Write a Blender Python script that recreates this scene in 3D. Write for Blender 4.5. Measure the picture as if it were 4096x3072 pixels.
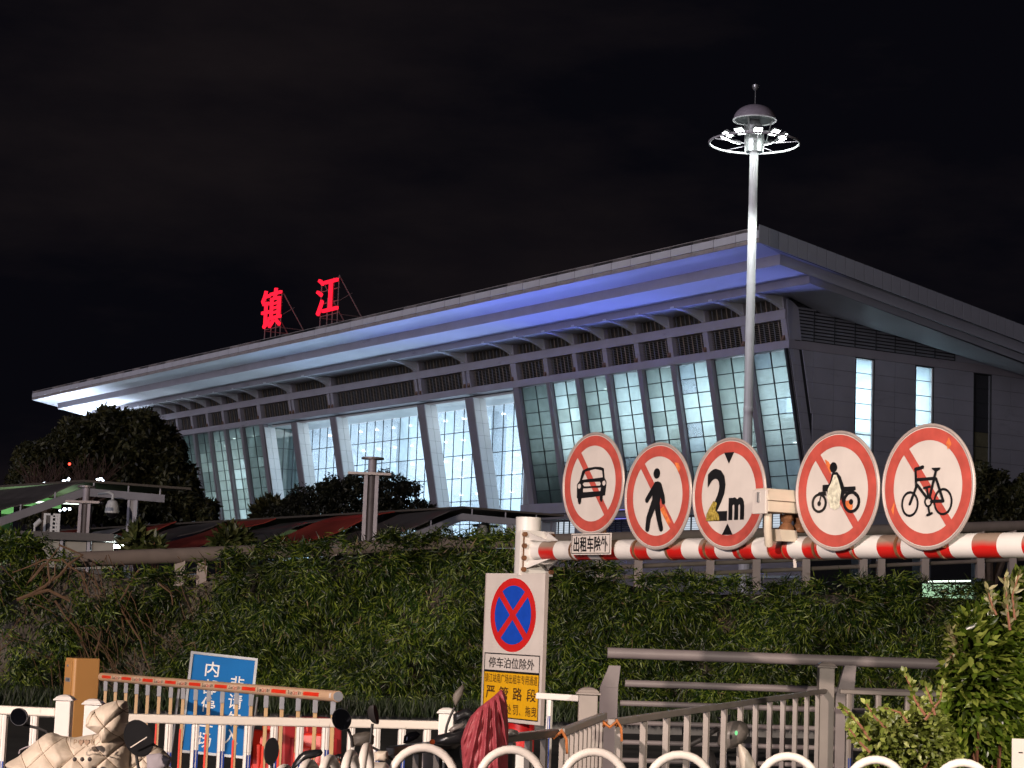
import bpy, bmesh, math, random
import numpy as np
from mathutils import Vector, Matrix
from mathutils.geometry import tessellate_polygon
random.seed(7); rng = np.random.default_rng(7)
for o in list(bpy.data.objects): bpy.data.objects.remove(o)
sc = bpy.context.scene
R = math.radians
# ------------------------------------------------------------------ camera
FPX, PITCH, ROLL = 2004.8, .115725, .0366277          # focal length in picture pixels, camera tilt and roll
F = Vector((0, math.cos(PITCH), math.sin(PITCH)))
U0 = Vector((1, 0, 0)).cross(F)
RX = Vector((1, 0, 0))*math.cos(ROLL) + U0*math.sin(ROLL)
UX = RX.cross(F)
CAM = Vector((0, 0, 1.6))
cd = bpy.data.cameras.new('camera'); cam = bpy.data.objects.new('camera', cd); sc.collection.objects.link(cam)
cd.sensor_width = 36; cd.lens = FPX*36/1024; cd.clip_end = 3000; cd.clip_start = .1
m = Matrix((RX, UX, -F)).transposed().to_4x4(); m.translation = CAM; cam.matrix_world = m
sc.camera = cam
# ------------------------------------------------------------------ world: night sky with faint clouds
w = bpy.data.worlds.new('World'); sc.world = w; w.use_nodes = True
nt = w.node_tree; nt.nodes.clear()
wo = nt.nodes.new('ShaderNodeOutputWorld'); bg = nt.nodes.new('ShaderNodeBackground')
tc = nt.nodes.new('ShaderNodeTexCoord'); mp = nt.nodes.new('ShaderNodeMapping'); mp.inputs['Scale'].default_value = (1.1, 1.1, 3.2)
nz = nt.nodes.new('ShaderNodeTexNoise'); nz.inputs['Scale'].default_value = 3.1; nz.inputs['Detail'].default_value = 7; nz.inputs['Roughness'].default_value = .56
cr = nt.nodes.new('ShaderNodeValToRGB')
cr.color_ramp.elements[0].position = .47; cr.color_ramp.elements[0].color = (.0022, .0021, .0036, 1)
cr.color_ramp.elements[1].position = .78; cr.color_ramp.elements[1].color = (.0105, .0078, .0085, 1)
nt.links.new(tc.outputs['Generated'], mp.inputs['Vector']); nt.links.new(mp.outputs[0], nz.inputs['Vector'])
nt.links.new(nz.outputs['Fac'], cr.inputs['Fac']); nt.links.new(cr.outputs[0], bg.inputs['Color'])
bg.inputs['Strength'].default_value = 1.0
nt.links.new(bg.outputs[0], wo.inputs['Surface'])
# faint city light from the left behind the camera
sd = bpy.data.lights.new('city_light', 'SUN'); sd.energy = .95; sd.angle = R(25); sd.color = (.93, .87, 1.0)
so = bpy.data.objects.new('city_light', sd); sc.collection.objects.link(so)
so.rotation_euler = Vector((.66, .74, -.03)).to_track_quat('-Z', 'Y').to_euler()
sc.view_settings.view_transform = 'Standard'; sc.view_settings.look = 'None'; sc.view_settings.exposure = 0; sc.view_settings.gamma = 1
sc.view_settings.use_curve_mapping = False
sc.cycles.max_bounces = 8; sc.cycles.diffuse_bounces = 3; sc.cycles.transparent_max_bounces = 12
sc.cycles.sample_clamp_indirect = 4.0
sc.cycles.caustics_reflective = False; sc.cycles.caustics_refractive = False

def ray(x, y):
    """direction (per metre of depth) through a point of the 4096 x 3072 photograph"""
    d = F*FPX + RX*(x/4-512) - UX*(y/4-384)
    return d/d.y
def atY(x, y, Y): return CAM + ray(x, y)*Y
def atZ(x, y, z):
    d = ray(x, y); return CAM + d*((z-CAM.z)/d.z)

# ------------------------------------------------------------------ materials
MATS = {}
def mat(name, col, rough=.6, metal=0, noise=.12, nscale=8., bump=0., bscale=40., emit=None, estr=0, spec=.5, island=0., stain=None, coat=0):
    if name in MATS: return MATS[name]
    M = bpy.data.materials.new(name); M.use_nodes = True; MATS[name] = M
    nt = M.node_tree; b = nt.nodes['Principled BSDF']
    b.inputs['Roughness'].default_value = rough; b.inputs['Metallic'].default_value = metal
    b.inputs['Specular IOR Level'].default_value = spec; b.inputs['Coat Weight'].default_value = coat
    tc = nt.nodes.new('ShaderNodeTexCoord')
    n = nt.nodes.new('ShaderNodeTexNoise'); n.inputs['Scale'].default_value = nscale; n.inputs['Detail'].default_value = 6
    nt.links.new(tc.outputs['Object'], n.inputs['Vector'])
    mr = nt.nodes.new('ShaderNodeMapRange'); mr.inputs[1].default_value = .3; mr.inputs[2].default_value = .7
    mr.inputs[3].default_value = 1-noise; mr.inputs[4].default_value = 1+noise
    nt.links.new(n.outputs['Fac'], mr.inputs[0])
    fac = mr.outputs[0]
    if island:
        g = nt.nodes.new('ShaderNodeNewGeometry'); r2 = nt.nodes.new('ShaderNodeMapRange')
        r2.inputs[3].default_value = 1-island; r2.inputs[4].default_value = 1+island
        nt.links.new(g.outputs['Random Per Island'], r2.inputs[0])
        mm = nt.nodes.new('ShaderNodeMath'); mm.operation = 'MULTIPLY'
        nt.links.new(fac, mm.inputs[0]); nt.links.new(r2.outputs[0], mm.inputs[1]); fac = mm.outputs[0]
    vm = nt.nodes.new('ShaderNodeVectorMath'); vm.operation = 'SCALE'; vm.inputs[0].default_value = col[:3]
    nt.links.new(fac, vm.inputs['Scale'])
    out = vm.outputs[0]
    if stain:   # (colour, scale vector, threshold)
        mp = nt.nodes.new('ShaderNodeMapping'); mp.inputs['Scale'].default_value = stain[1]
        n2 = nt.nodes.new('ShaderNodeTexNoise'); n2.inputs['Scale'].default_value = 1; n2.inputs['Detail'].default_value = 8; n2.inputs['Roughness'].default_value = .65
        nt.links.new(tc.outputs['Object'], mp.inputs[0]); nt.links.new(mp.outputs[0], n2.inputs['Vector'])
        r3 = nt.nodes.new('ShaderNodeMapRange'); r3.inputs[1].default_value = stain[2]; r3.inputs[2].default_value = stain[2]+.1
        nt.links.new(n2.outputs['Fac'], r3.inputs[0])
        mx = nt.nodes.new('ShaderNodeMix'); mx.data_type = 'RGBA'; mx.inputs[7].default_value = (*stain[0], 1)
        nt.links.new(r3.outputs[0], mx.inputs[0]); nt.links.new(out, mx.inputs[6]); out = mx.outputs[2]
    nt.links.new(out, b.inputs['Base Color'])
    if bump:
        n3 = nt.nodes.new('ShaderNodeTexNoise'); n3.inputs['Scale'].default_value = bscale; n3.inputs['Detail'].default_value = 4
        nt.links.new(tc.outputs['Object'], n3.inputs['Vector'])
        bp = nt.nodes.new('ShaderNodeBump'); bp.inputs['Strength'].default_value = bump; bp.inputs['Distance'].default_value = .02
        nt.links.new(n3.outputs['Fac'], bp.inputs['Height']); nt.links.new(bp.outputs[0], b.inputs['Normal'])
    if emit:
        b.inputs['Emission Color'].default_value = (*emit, 1); b.inputs['Emission Strength'].default_value = estr
    return M
def glassmat(name, tint, frost, gloss=.06, rough=.05, fcol=(.7, .8, .76)):
    M = bpy.data.materials.new(name); M.use_nodes = True; nt = M.node_tree; nt.nodes.clear()
    o = nt.nodes.new('ShaderNodeOutputMaterial'); t = nt.nodes.new('ShaderNodeBsdfTransparent'); t.inputs[0].default_value = (*tint, 1)
    tr = nt.nodes.new('ShaderNodeBsdfTranslucent'); tr.inputs[0].default_value = (*fcol, 1)
    g = nt.nodes.new('ShaderNodeBsdfGlossy'); g.inputs['Roughness'].default_value = rough; g.inputs[0].default_value = (.8, .85, .85, 1)
    tc = nt.nodes.new('ShaderNodeTexCoord'); n = nt.nodes.new('ShaderNodeTexNoise'); n.inputs['Scale'].default_value = 1.3; n.inputs['Detail'].default_value = 5
    nt.links.new(tc.outputs['Object'], n.inputs['Vector'])
    mr = nt.nodes.new('ShaderNodeMapRange'); mr.inputs[1].default_value = .3; mr.inputs[2].default_value = .7; mr.inputs[3].default_value = max(0, frost-.05); mr.inputs[4].default_value = min(1, frost+.05)
    nt.links.new(n.outputs['Fac'], mr.inputs[0])
    m1 = nt.nodes.new('ShaderNodeMixShader'); nt.links.new(mr.outputs[0], m1.inputs[0]); nt.links.new(t.outputs[0], m1.inputs[1]); nt.links.new(tr.outputs[0], m1.inputs[2])
    m2 = nt.nodes.new('ShaderNodeMixShader'); m2.inputs[0].default_value = gloss; nt.links.new(m1.outputs[0], m2.inputs[1]); nt.links.new(g.outputs[0], m2.inputs[2])
    nt.links.new(m2.outputs[0], o.inputs[0]); MATS[name] = M; return M
def leafmat(name, col, col2, rough=.45, trans=.25):
    M = bpy.data.materials.new(name); M.use_nodes = True; nt = M.node_tree; b = nt.nodes['Principled BSDF']; MATS[name] = M
    g = nt.nodes.new('ShaderNodeNewGeometry'); cr = nt.nodes.new('ShaderNodeValToRGB')
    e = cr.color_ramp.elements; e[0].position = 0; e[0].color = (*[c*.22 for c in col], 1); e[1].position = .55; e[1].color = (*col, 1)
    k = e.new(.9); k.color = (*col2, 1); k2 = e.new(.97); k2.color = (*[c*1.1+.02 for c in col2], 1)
    tc = nt.nodes.new('ShaderNodeTexCoord'); n = nt.nodes.new('ShaderNodeTexNoise'); n.inputs['Scale'].default_value = .9; n.inputs['Detail'].default_value = 3
    nt.links.new(tc.outputs['Object'], n.inputs['Vector'])
    mr = nt.nodes.new('ShaderNodeMapRange'); mr.inputs[1].default_value = .35; mr.inputs[2].default_value = .65; mr.inputs[3].default_value = .55; mr.inputs[4].default_value = 1.35
    nt.links.new(n.outputs['Fac'], mr.inputs[0])
    vm = nt.nodes.new('ShaderNodeVectorMath'); vm.operation = 'SCALE'
    nt.links.new(g.outputs['Random Per Island'], cr.inputs[0]); nt.links.new(cr.outputs[0], vm.inputs[0]); nt.links.new(mr.outputs[0], vm.inputs['Scale'])
    nt.links.new(vm.outputs[0], b.inputs['Base Color']); b.inputs['Roughness'].default_value = rough
    t = nt.nodes.new('ShaderNodeBsdfTranslucent'); nt.links.new(vm.outputs[0], t.inputs[0])
    mx = nt.nodes.new('ShaderNodeMixShader'); mx.inputs[0].default_value = trans
    nt.links.new(b.outputs[0], mx.inputs[1]); nt.links.new(t.outputs[0], mx.inputs[2]); nt.links.new(mx.outputs[0], nt.nodes['Material Output'].inputs[0])
    return M
def emis(name, col, s):
    M = bpy.data.materials.new(name); M.use_nodes = True; nt = M.node_tree; nt.nodes.clear()
    o = nt.nodes.new('ShaderNodeOutputMaterial'); e = nt.nodes.new('ShaderNodeEmission'); e.inputs[0].default_value = (*col, 1); e.inputs[1].default_value = s
    nt.links.new(e.outputs[0], o.inputs[0]); MATS[name] = M; return M

# ------------------------------------------------------------------ mesh helpers
COL = sc.collection
class MB:
    def __init__(s): s.v = []; s.f = []
    def add(s, vs, fs):
        n = len(s.v); s.v += [tuple(v) for v in vs]; s.f += [tuple(i+n for i in f) for f in fs]; return s
    def box(s, x0, x1, y0, y1, z0, z1):
        return s.add([(x0,y0,z0),(x1,y0,z0),(x1,y1,z0),(x0,y1,z0),(x0,y0,z1),(x1,y0,z1),(x1,y1,z1),(x0,y1,z1)],
              [(0,3,2,1),(4,5,6,7),(0,1,5,4),(1,2,6,5),(2,3,7,6),(3,0,4,7)])
    def hexa(s, b, t):   # bottom quad, top quad
        return s.add(list(b)+list(t), [(0,3,2,1),(4,5,6,7),(0,1,5,4),(1,2,6,5),(2,3,7,6),(3,0,4,7)])
    def bar(s, p, q, wx, wy, up=(0,0,1)):
        p = Vector(p); q = Vector(q); d = (q-p).normalized(); u = Vector(up)
        if abs(d.dot(u)) > .98: u = Vector((0,1,0))
        a = d.cross(u).normalized()*wx/2; c = a.normalized().cross(d)*wy/2
        return s.hexa([p-a-c, p+a-c, p+a+c, p-a+c], [q-a-c, q+a-c, q+a+c, q-a+c])
    def tube(s, pts, r, n=10, cap=True, closed=False, squash=1):
        pts = [Vector(p) for p in pts]; k = len(pts); rr = r if isinstance(r, (list, tuple)) else [r]*k
        rings = []; prev = None
        for i, p in enumerate(pts):
            if closed: d = pts[(i+1) % k]-pts[i-1]
            else: d = pts[min(i+1, k-1)]-pts[max(i-1, 0)]
            d.normalize()
            if prev is None:
                u = Vector((0,0,1)) if abs(d.z) < .9 else Vector((0,1,0))
            else: u = prev
            a = d.cross(u).normalized(); c = a.cross(d).normalized(); prev = c
            rings.append([p + a*(rr[i]*math.cos(2*math.pi*j/n)) + c*(rr[i]*squash*math.sin(2*math.pi*j/n)) for j in range(n)])
        vs = [v for g in rings for v in g]; fs = []
        for i in range(k if closed else k-1):
            i2 = (i+1) % k
            for j in range(n): fs.append((i*n+j, i*n+(j+1)%n, i2*n+(j+1)%n, i2*n+j))
        if cap and not closed:
            fs.append(tuple(range(n-1, -1, -1))); fs.append(tuple((k-1)*n+j for j in range(n)))
        return s.add(vs, fs)
    def lathe(s, prof, n=24, c=(0,0,0)):   # prof = (radius, z)
        vs = []; fs = []; k = len(prof)
        for r, z in prof:
            for j in range(n):
                a = 2*math.pi*j/n; vs.append((c[0]+r*math.cos(a), c[1]+r*math.sin(a), c[2]+z))
        for i in range(k-1):
            for j in range(n): fs.append((i*n+j, i*n+(j+1)%n, (i+1)*n+(j+1)%n, (i+1)*n+j))
        fs.append(tuple(range(n-1,-1,-1))); fs.append(tuple((k-1)*n+j for j in range(n)))
        return s.add(vs, fs)
    def ball(s, c, rx, ry, rz, n=16, m=10):
        prof = [(math.sin(math.pi*i/m), -math.cos(math.pi*i/m)) for i in range(m+1)]
        vs = []; fs = []
        for r, z in prof:
            r = max(r, .001)
            for j in range(n):
                a = 2*math.pi*j/n; vs.append((c[0]+rx*r*math.cos(a), c[1]+ry*r*math.sin(a), c[2]+rz*z))
        for i in range(m):
            for j in range(n): fs.append((i*n+j, i*n+(j+1)%n, (i+1)*n+(j+1)%n, (i+1)*n+j))
        return s.add(vs, fs)
    def prism(s, poly, axis, t0, t1):
        """poly of 2-d points extruded along an axis: 'x' -> points are (y,z), 'y' -> (x,z), 'z' -> (x,y)"""
        n = len(poly); mk = {'x': lambda p, t: (t, p[0], p[1]), 'y': lambda p, t: (p[0], t, p[1]), 'z': lambda p, t: (p[0], p[1], t)}[axis]
        vs = [mk(p, t0) for p in poly] + [mk(p, t1) for p in poly]
        fs = [tuple(range(n)), tuple(range(2*n-1, n-1, -1))] + [(i, i+n, (i+1) % n+n, (i+1) % n) for i in range(n)]
        return s.add(vs, fs)
    def mesh(s, name, m, smooth=False):
        me = bpy.data.meshes.new(name); me.from_pydata(s.v, [], s.f); me.materials.append(m if not isinstance(m, str) else MATS[m])
        bm = bmesh.new(); bm.from_mesh(me); bmesh.ops.recalc_face_normals(bm, faces=bm.faces); bm.to_mesh(me); bm.free()
        if smooth:
            me.polygons.foreach_set('use_smooth', [True]*len(me.polygons))
            try: me.set_sharp_from_angle(angle=R(38))
            except Exception: pass
        me.update(); return me
    def build(s, name, m, parent=None, smooth=False, loc=None, bevel=0):
        o = bpy.data.objects.new(name, s.mesh(name, m, smooth)); COL.objects.link(o)
        if parent: o.parent = parent
        if loc is not None: o.location = loc
        if bevel:
            b = o.modifiers.new('bevel', 'BEVEL'); b.width = bevel; b.segments = 2; b.limit_method = 'ANGLE'
        return o
def piece(name, me, parent, loc=(0,0,0), scale=None, rot=None):
    o = bpy.data.objects.new(name, me); COL.objects.link(o); o.parent = parent; o.location = loc
    if scale: o.scale = scale
    if rot: o.rotation_euler = rot
    return o
def thing(name, label, cat, loc=(0,0,0), rotz=0, group=None):
    o = bpy.data.objects.new(name, None); COL.objects.link(o); o.location = loc; o.rotation_euler = (0,0,rotz)
    o.empty_display_size = .3
    o['label'] = label; o['category'] = cat
    if group: o['group'] = group
    return o
def tag(o, label, cat, group=None, kind=None):
    o['label'] = label; o['category'] = cat
    if group: o['group'] = group
    if kind: o['kind'] = kind
    return o
def struct(o): o['kind'] = 'structure'; return o
def dup(root, loc, rotz=None, label=None, group=None):
    r = root.copy(); COL.objects.link(r); r.location = loc
    if rotz is not None: r.rotation_euler = (0,0,rotz)
    if label: r['label'] = label
    if group: r['group'] = group
    def rec(a, b):
        for ch in list(a.children):
            c = ch.copy(); COL.objects.link(c); c.parent = b; rec(ch, c)
    rec(root, r); return r
def area(name, loc, size, sizey, energy, col, direction, parent=None, spread=180):
    l = bpy.data.lights.new(name, 'AREA'); l.shape = 'RECTANGLE'; l.size = size; l.size_y = sizey; l.energy = energy; l.color = col; l.spread = R(spread)
    o = bpy.data.objects.new(name, l); COL.objects.link(o); o.location = loc
    o.rotation_euler = Vector(direction).to_track_quat('-Z', 'Y').to_euler()
    if parent: o.parent = parent
    return o
def point(name, loc, energy, col, r=.1, parent=None):
    l = bpy.data.lights.new(name, 'POINT'); l.energy = energy; l.color = col; l.shadow_soft_size = r
    o = bpy.data.objects.new(name, l); COL.objects.link(o); o.location = loc
    if parent: o.parent = parent
    return o
def textmesh(body, bold=.02, extrude=0):
    cu = bpy.data.curves.new('lettering', 'FONT'); cu.body = body; cu.offset = bold; cu.extrude = extrude; cu.resolution_u = 3
    o = bpy.data.objects.new('lettering', cu); COL.objects.link(o)
    bpy.context.view_layer.update()
    me = bpy.data.meshes.new_from_object(o.evaluated_get(bpy.context.evaluated_depsgraph_get()))
    bpy.data.objects.remove(o); return me
def lettering(body, cx, cz, wd, ht, name, m, parent, w=.002, bold=.02, extrude=0, plane='xz'):
    """text fitted into a box in the parent's x-z plane, facing -y, w in front"""
    me = textmesh(body, bold, extrude)
    n = len(me.vertices); co = np.empty(n*3); me.vertices.foreach_get('co', co); co = co.reshape(-1, 3)
    mn = co.min(0); mx = co.max(0); sx = wd/max(mx[0]-mn[0], 1e-6); sz = ht/max(mx[1]-mn[1], 1e-6)
    out = np.stack([cx+(co[:,0]-(mn[0]+mx[0])/2)*sx, -w-co[:,2], cz+(co[:,1]-(mn[1]+mx[1])/2)*sz], 1)
    me.vertices.foreach_set('co', out.ravel()); me.materials.clear(); me.materials.append(MATS[m]); me.update(); me.name = name
    o = bpy.data.objects.new(name, me); COL.objects.link(o); o.parent = parent; return o
def flat(polys, name, m, parent, w=.002, step=.0003):
    """flat print in the parent's x-z plane facing -y; each item is an outline or [outline, hole, ...]"""
    mb = MB()
    for i, p in enumerate(polys):
        loops = p if isinstance(p[0][0], (list, tuple)) else [p]
        L = [[Vector((a, b, 0)) for a, b in lp] for lp in loops]
        vs = [v for lp in L for v in lp]
        mb.add([(v.x, -w-i*step, v.y) for v in vs], tessellate_polygon(L))
    return mb.build(name, m, parent)
def circ(cx, cy, rx, ry=None, n=40, a0=0, a1=360):
    ry = ry or rx
    if a1-a0 == 360: return [(cx+rx*math.cos(2*math.pi*i/n), cy+ry*math.sin(2*math.pi*i/n)) for i in range(n)]
    return [(cx+rx*math.cos(R(a0+(a1-a0)*i/n)), cy+ry*math.sin(R(a0+(a1-a0)*i/n))) for i in range(n+1)]
def caps(p, q, r, r2=None, n=8):
    r2 = r2 or r; a = math.atan2(q[1]-p[1], q[0]-p[0])
    return [(p[0]+r*math.cos(a+math.pi/2+math.pi*i/n), p[1]+r*math.sin(a+math.pi/2+math.pi*i/n)) for i in range(n+1)] + \
           [(q[0]+r2*math.cos(a-math.pi/2+math.pi*i/n), q[1]+r2*math.sin(a-math.pi/2+math.pi*i/n)) for i in range(n+1)]
def npmesh(name, V, Fc, m, parent=None, smooth=False):
    me = bpy.data.meshes.new(name); V = np.asarray(V, 'f'); Fc = np.asarray(Fc, 'i')
    k = Fc.shape[1]
    me.vertices.add(len(V)); me.vertices.foreach_set('co', V.ravel())
    me.loops.add(Fc.size); me.loops.foreach_set('vertex_index', Fc.ravel())
    me.polygons.add(len(Fc)); me.polygons.foreach_set('loop_start', np.arange(0, Fc.size, k, dtype='i')); me.polygons.foreach_set('loop_total', np.full(len(Fc), k, 'i'))
    me.update(calc_edges=True); me.materials.append(MATS[m])
    if smooth: me.polygons.foreach_set('use_smooth', [True]*len(Fc))
    o = bpy.data.objects.new(name, me); COL.objects.link(o)
    if parent: o.parent = parent
    return o
def leaves_fine(P, D, N, L, W, bend=.15):
    D = D/np.linalg.norm(D, axis=1, keepdims=True); S = np.cross(D, N); S /= np.linalg.norm(S, axis=1, keepdims=True)+1e-9
    Nn = np.cross(S, D); L = L[:, None]; W = W[:, None]
    A = P+D*L*.22; B = P+D*L*.6-Nn*L*bend*.3; T = P+D*L-Nn*L*bend
    V = np.stack([P, A+S*W*.38, A-Nn*W*.1, A-S*W*.38, B+S*W*.44, B-Nn*W*.12, B-S*W*.44, T], 1).reshape(-1, 3)
    n = len(P); b = np.arange(n)[:, None]*8
    F_ = [(0,1,2),(0,2,3),(1,4,5),(1,5,2),(2,5,6),(2,6,3),(4,7,5),(5,7,6)]
    return V, np.concatenate([b+np.array(f) for f in F_], 0)
def leaves(P, D, N, L, W, bend=.15):
    """leaf blades: position, direction, side vector arrays, length and width arrays -> vertices and triangles"""
    D = D/np.linalg.norm(D, axis=1, keepdims=True); S = np.cross(D, N); S /= np.linalg.norm(S, axis=1, keepdims=True)+1e-9
    Nn = np.cross(S, D); L = L[:, None]; W = W[:, None]
    mid = P + D*L*.4 - Nn*W*.12
    tip = P + D*L - Nn*L*bend
    V = np.stack([P, P+D*L*.4+S*W/2, mid, P+D*L*.4-S*W/2, tip], 1).reshape(-1, 3)
    n = len(P); b = np.arange(n)[:, None]*5
    T = np.concatenate([b+np.array([0,1,2]), b+np.array([0,2,3]), b+np.array([1,4,2]), b+np.array([2,4,3])], 0)
    return V, T
# ------------------------------------------------------------------ materials used by the setting
mat('asphalt', (.05,.048,.047), .85, noise=.25, nscale=3, bump=.3, bscale=120)
mat('concrete', (.22,.21,.2), .85, noise=.25, nscale=1.5, bump=.3, bscale=25, stain=((.09,.085,.08), (.6,.6,2.2), .55))
mat('beam_metal', (.37,.35,.39), .5, noise=.08, nscale=.7, stain=((.25,.23,.25), (.3,.3,1.5), .62))
mat('column_metal', (.27,.25,.27), .5, noise=.1, nscale=.9)
mat('white_panel', (.66,.68,.68), .42, noise=.05, nscale=.8)
mat('side_panel', (.40,.40,.46), .45, noise=.12, nscale=.35, stain=((.31,.31,.36), (.25,.25,.9), .58))
mat('gap_dark', (.03,.03,.035), .7)
mat('fascia', (.78,.77,.82), .55, noise=.08, nscale=.8, stain=((.16,.12,.10), (.55,.28,1.1), .60))
mat('fascia_trim', (.46,.40,.385), .7, noise=.25, nscale=1.2, stain=((.6,.59,.62), (.7,.5,1.4), .55))
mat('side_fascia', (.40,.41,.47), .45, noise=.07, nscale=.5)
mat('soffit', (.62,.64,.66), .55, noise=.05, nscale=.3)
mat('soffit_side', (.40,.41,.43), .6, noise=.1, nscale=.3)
mat('louver_dark', (.16,.14,.11), .5, noise=.25, nscale=1.2)
mat('louver_bar', (.34,.28,.22), .45, noise=.25, nscale=2)
mat('louver_side', (.25,.26,.29), .5, noise=.12, nscale=1.0)
mat('mullion', (.035,.04,.045), .45)
mat('mullion_light', (.2,.21,.23), .45)
mat('interior', (.76,.81,.86), .6, noise=.03, nscale=.4)
mat('interior_grey', (.42,.48,.5), .6, noise=.1, nscale=.4)
mat('rust_bracket', (.22,.13,.085), .7, noise=.3, nscale=4)
mat('roof_top', (.2,.2,.22), .6)
glassmat('glass_clear', (.90,.95,.97), .26, .07, fcol=(.8,.88,.95))
glassmat('glass_hall', (.86,.93,.95), .38, .05, fcol=(.8,.9,.95))
glassmat('glass_green', (.58,.64,.62), .5, .05, fcol=(.70,.76,.735))
glassmat('glass_teal', (.46,.51,.50), .42, .06, fcol=(.56,.62,.60))
glassmat('glass_frost', (.74,.82,.82), .55, .04, fcol=(.86,.93,.92))
mat('blind_dark', (.05,.052,.06), .5)
mat('blind_olive', (.16,.15,.09), .7, noise=.2)
emis('downlight', (.93,.98,1), 12); emis('blue_led', (.06,.16,1), 2.6); emis('violet_led', (.3,.28,1), 1.0)
emis('window_glow', (.78,.88,1), .75)

# ------------------------------------------------------------------ ground
g = MB(); g.add([(-900,-60,0),(900,-60,0),(900,1600,0),(-900,1600,0)], [(0,1,2,3)]); struct(g.build('ground', 'asphalt'))
g = MB(); g.add([(-40,18.5,.004),(40,20.5,.004),(40,25.3,.004),(-40,23.5,.004)], [(0,1,2,3)])
mat('road_new', (.04,.04,.042), .8, noise=.3, nscale=2, bump=.3, bscale=90); struct(g.build('road', 'road_new'))

# ------------------------------------------------------------------ railway station
AL = .557787
C0 = (16.6877, 120.0, 0)
st = thing('railway_station', 'large railway station with a wide layered flying roof, leaning glass facade and blue-lit eaves', 'station', C0, AL)
LEN = 105.9
lean = lambda z: -.205*(z-18.3)
def sbox(name, m, x0, x1, y0, y1, z0, z1, bevel=0): return MB().box(x0,x1,y0,y1,z0,z1).build(name, m, st, bevel=bevel)
def leanbox(mb, y0, y1, z0, z1, d0, d1):
    """box whose front follows the leaning facade: depth d0..d1 behind the facade line"""
    return mb.hexa([(lean(z0)+d0,y0,z0),(lean(z0)+d1,y0,z0),(lean(z0)+d1,y1,z0),(lean(z0)+d0,y1,z0)],
                   [(lean(z1)+d0,y0,z1),(lean(z1)+d1,y0,z1),(lean(z1)+d1,y1,z1),(lean(z1)+d0,y1,z1)])
# horizontal beams wrap the front and the right side
sbox('lower_beam', 'beam_metal', -.06, .9, 0, LEN, 18.36, 18.86)
sbox('lower_beam', 'beam_metal', .902, 34, 0.0, .5, 18.36, 18.90)
sbox('upper_beam', 'beam_metal', -.40, .4, .0, LEN, 20.10, 20.70)
sbox('sill_beam', 'beam_metal', 1.25, 2.5, -.05, 31.75, 9.10, 9.84)
sbox('sill_beam', 'beam_metal', 1.25, 2.5, 74.2, LEN, 9.10, 9.84)
sbox('sill_beam', 'column_metal', 1.75, 2.6, 0.2, 31.0, 8.72, 9.098)
cols = [0.27, 4.1, 8.0, 11.8, 15.5, 19.25, 22.95, 26.68]
allc = cols + [31.0] + [74.9] + [LEN-c for c in cols[::-1]]
portal = [37.8, 45.25, 60.5, 68.1]
# leaning columns of the window bays
for c in allc:
    wd = .76 if c in (31.0, 74.9) else .5
    leanbox(MB(), c-wd/2, c+wd/2, 9.84, 18.358, 0, .55).build('column', 'column_metal', st)
# corner return clad in grey panels (leaning)
cm = leanbox(MB(), .02, .10, 9.84, 18.35, .0, .95).build('corner_return', 'gap_dark', st)
for k in range(9):
    z1 = 18.33-k*.952; z0 = z1-.935
    for d0, d1 in ((.56, .78), (.80, 1.02)):
        o = leanbox(MB(), -.012, .02, z0, z1, d0-.54, d1-.54+.25 if d1 > .9 else d1-.54).build('wall_panel', 'side_panel', st)
# portal fins: dark front, pale panels on the side that faces the hall light
for c in portal + [31.55, 74.35]:
    edge = c in (31.55, 74.35)
    if not edge:
        leanbox(MB(), c-.55, c+.55, 6.2, 18.10, 0, .5).build('portal_fin', 'column_metal', st)
        leanbox(MB(), c-.53, c+.53, 6.2, 18.09, .502, 1.16).build('portal_fin', 'gap_dark', st)
    sides = (-1, 1) if not edge else ((1,) if c < 50 else (-1,))
    for sgn in sides:
        yy = c+sgn*.535 if not edge else c+sgn*.0
        for k in range(13):
            z1 = 18.08-k*.945; z0 = z1-.93
            for d0, d1 in ((.08, .61), (.63, 1.16)):
                leanbox(MB(), min(yy, yy+sgn*.03), max(yy, yy+sgn*.03), z0, z1, d0, d1).build('fin_panel', 'white_panel', st)
sbox('portal_ceiling', 'white_panel', .9, 4.4, 31.6, 74.3, 18.12, 18.30)
# posts in the louver bands and the louvers themselves
def band(y0, y1, z0, z1, hi):
    lv = MB(); n = 11 if not hi else 10
    for k in range(n):
        z = z0+(z1-z0)*(k+.3)/n
        lv.hexa([(lean(z)+.30,y0,z),(lean(z)+.42,y0,z+.05),(lean(z)+.42,y1,z+.05),(lean(z)+.30,y1,z)],
                [(lean(z)+.30,y0,z+.016),(lean(z)+.42,y0,z+.066),(lean(z)+.42,y1,z+.066),(lean(z)+.30,y1,z+.016)])
    o = lv.build('louver_slats', 'louver_dark', st); o['kind'] = 'stuff'
    leanbox(MB(), y0, y1, z0, z1, .5, .56).build('louver_backing', 'gap_dark', st)
    n = max(3, int(round((y1-y0)/.48)))
    for k in range(1, n):
        if n > 6 and k % 1: continue
        y = y0+(y1-y0)*k/n
        leanbox(MB(), y-.018, y+.018, z0, z1, .22, .28).build('louver_bar', 'louver_bar' if k % 2 else 'mullion_light', st)
posts = [(.0,.5),(3.85,4.35),(7.75,8.25),(11.55,12.05),(15.25,15.75),(19.0,19.5),(22.7,23.2),(26.43,26.93),(30.62,31.35),(37.24,38.34),(44.7,45.8),(59.95,61.05),(67.55,68.65),(74.55,75.28)]
posts += [(LEN-b, LEN-a) for a, b in posts[:8][::-1]]
bars = 0
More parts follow.
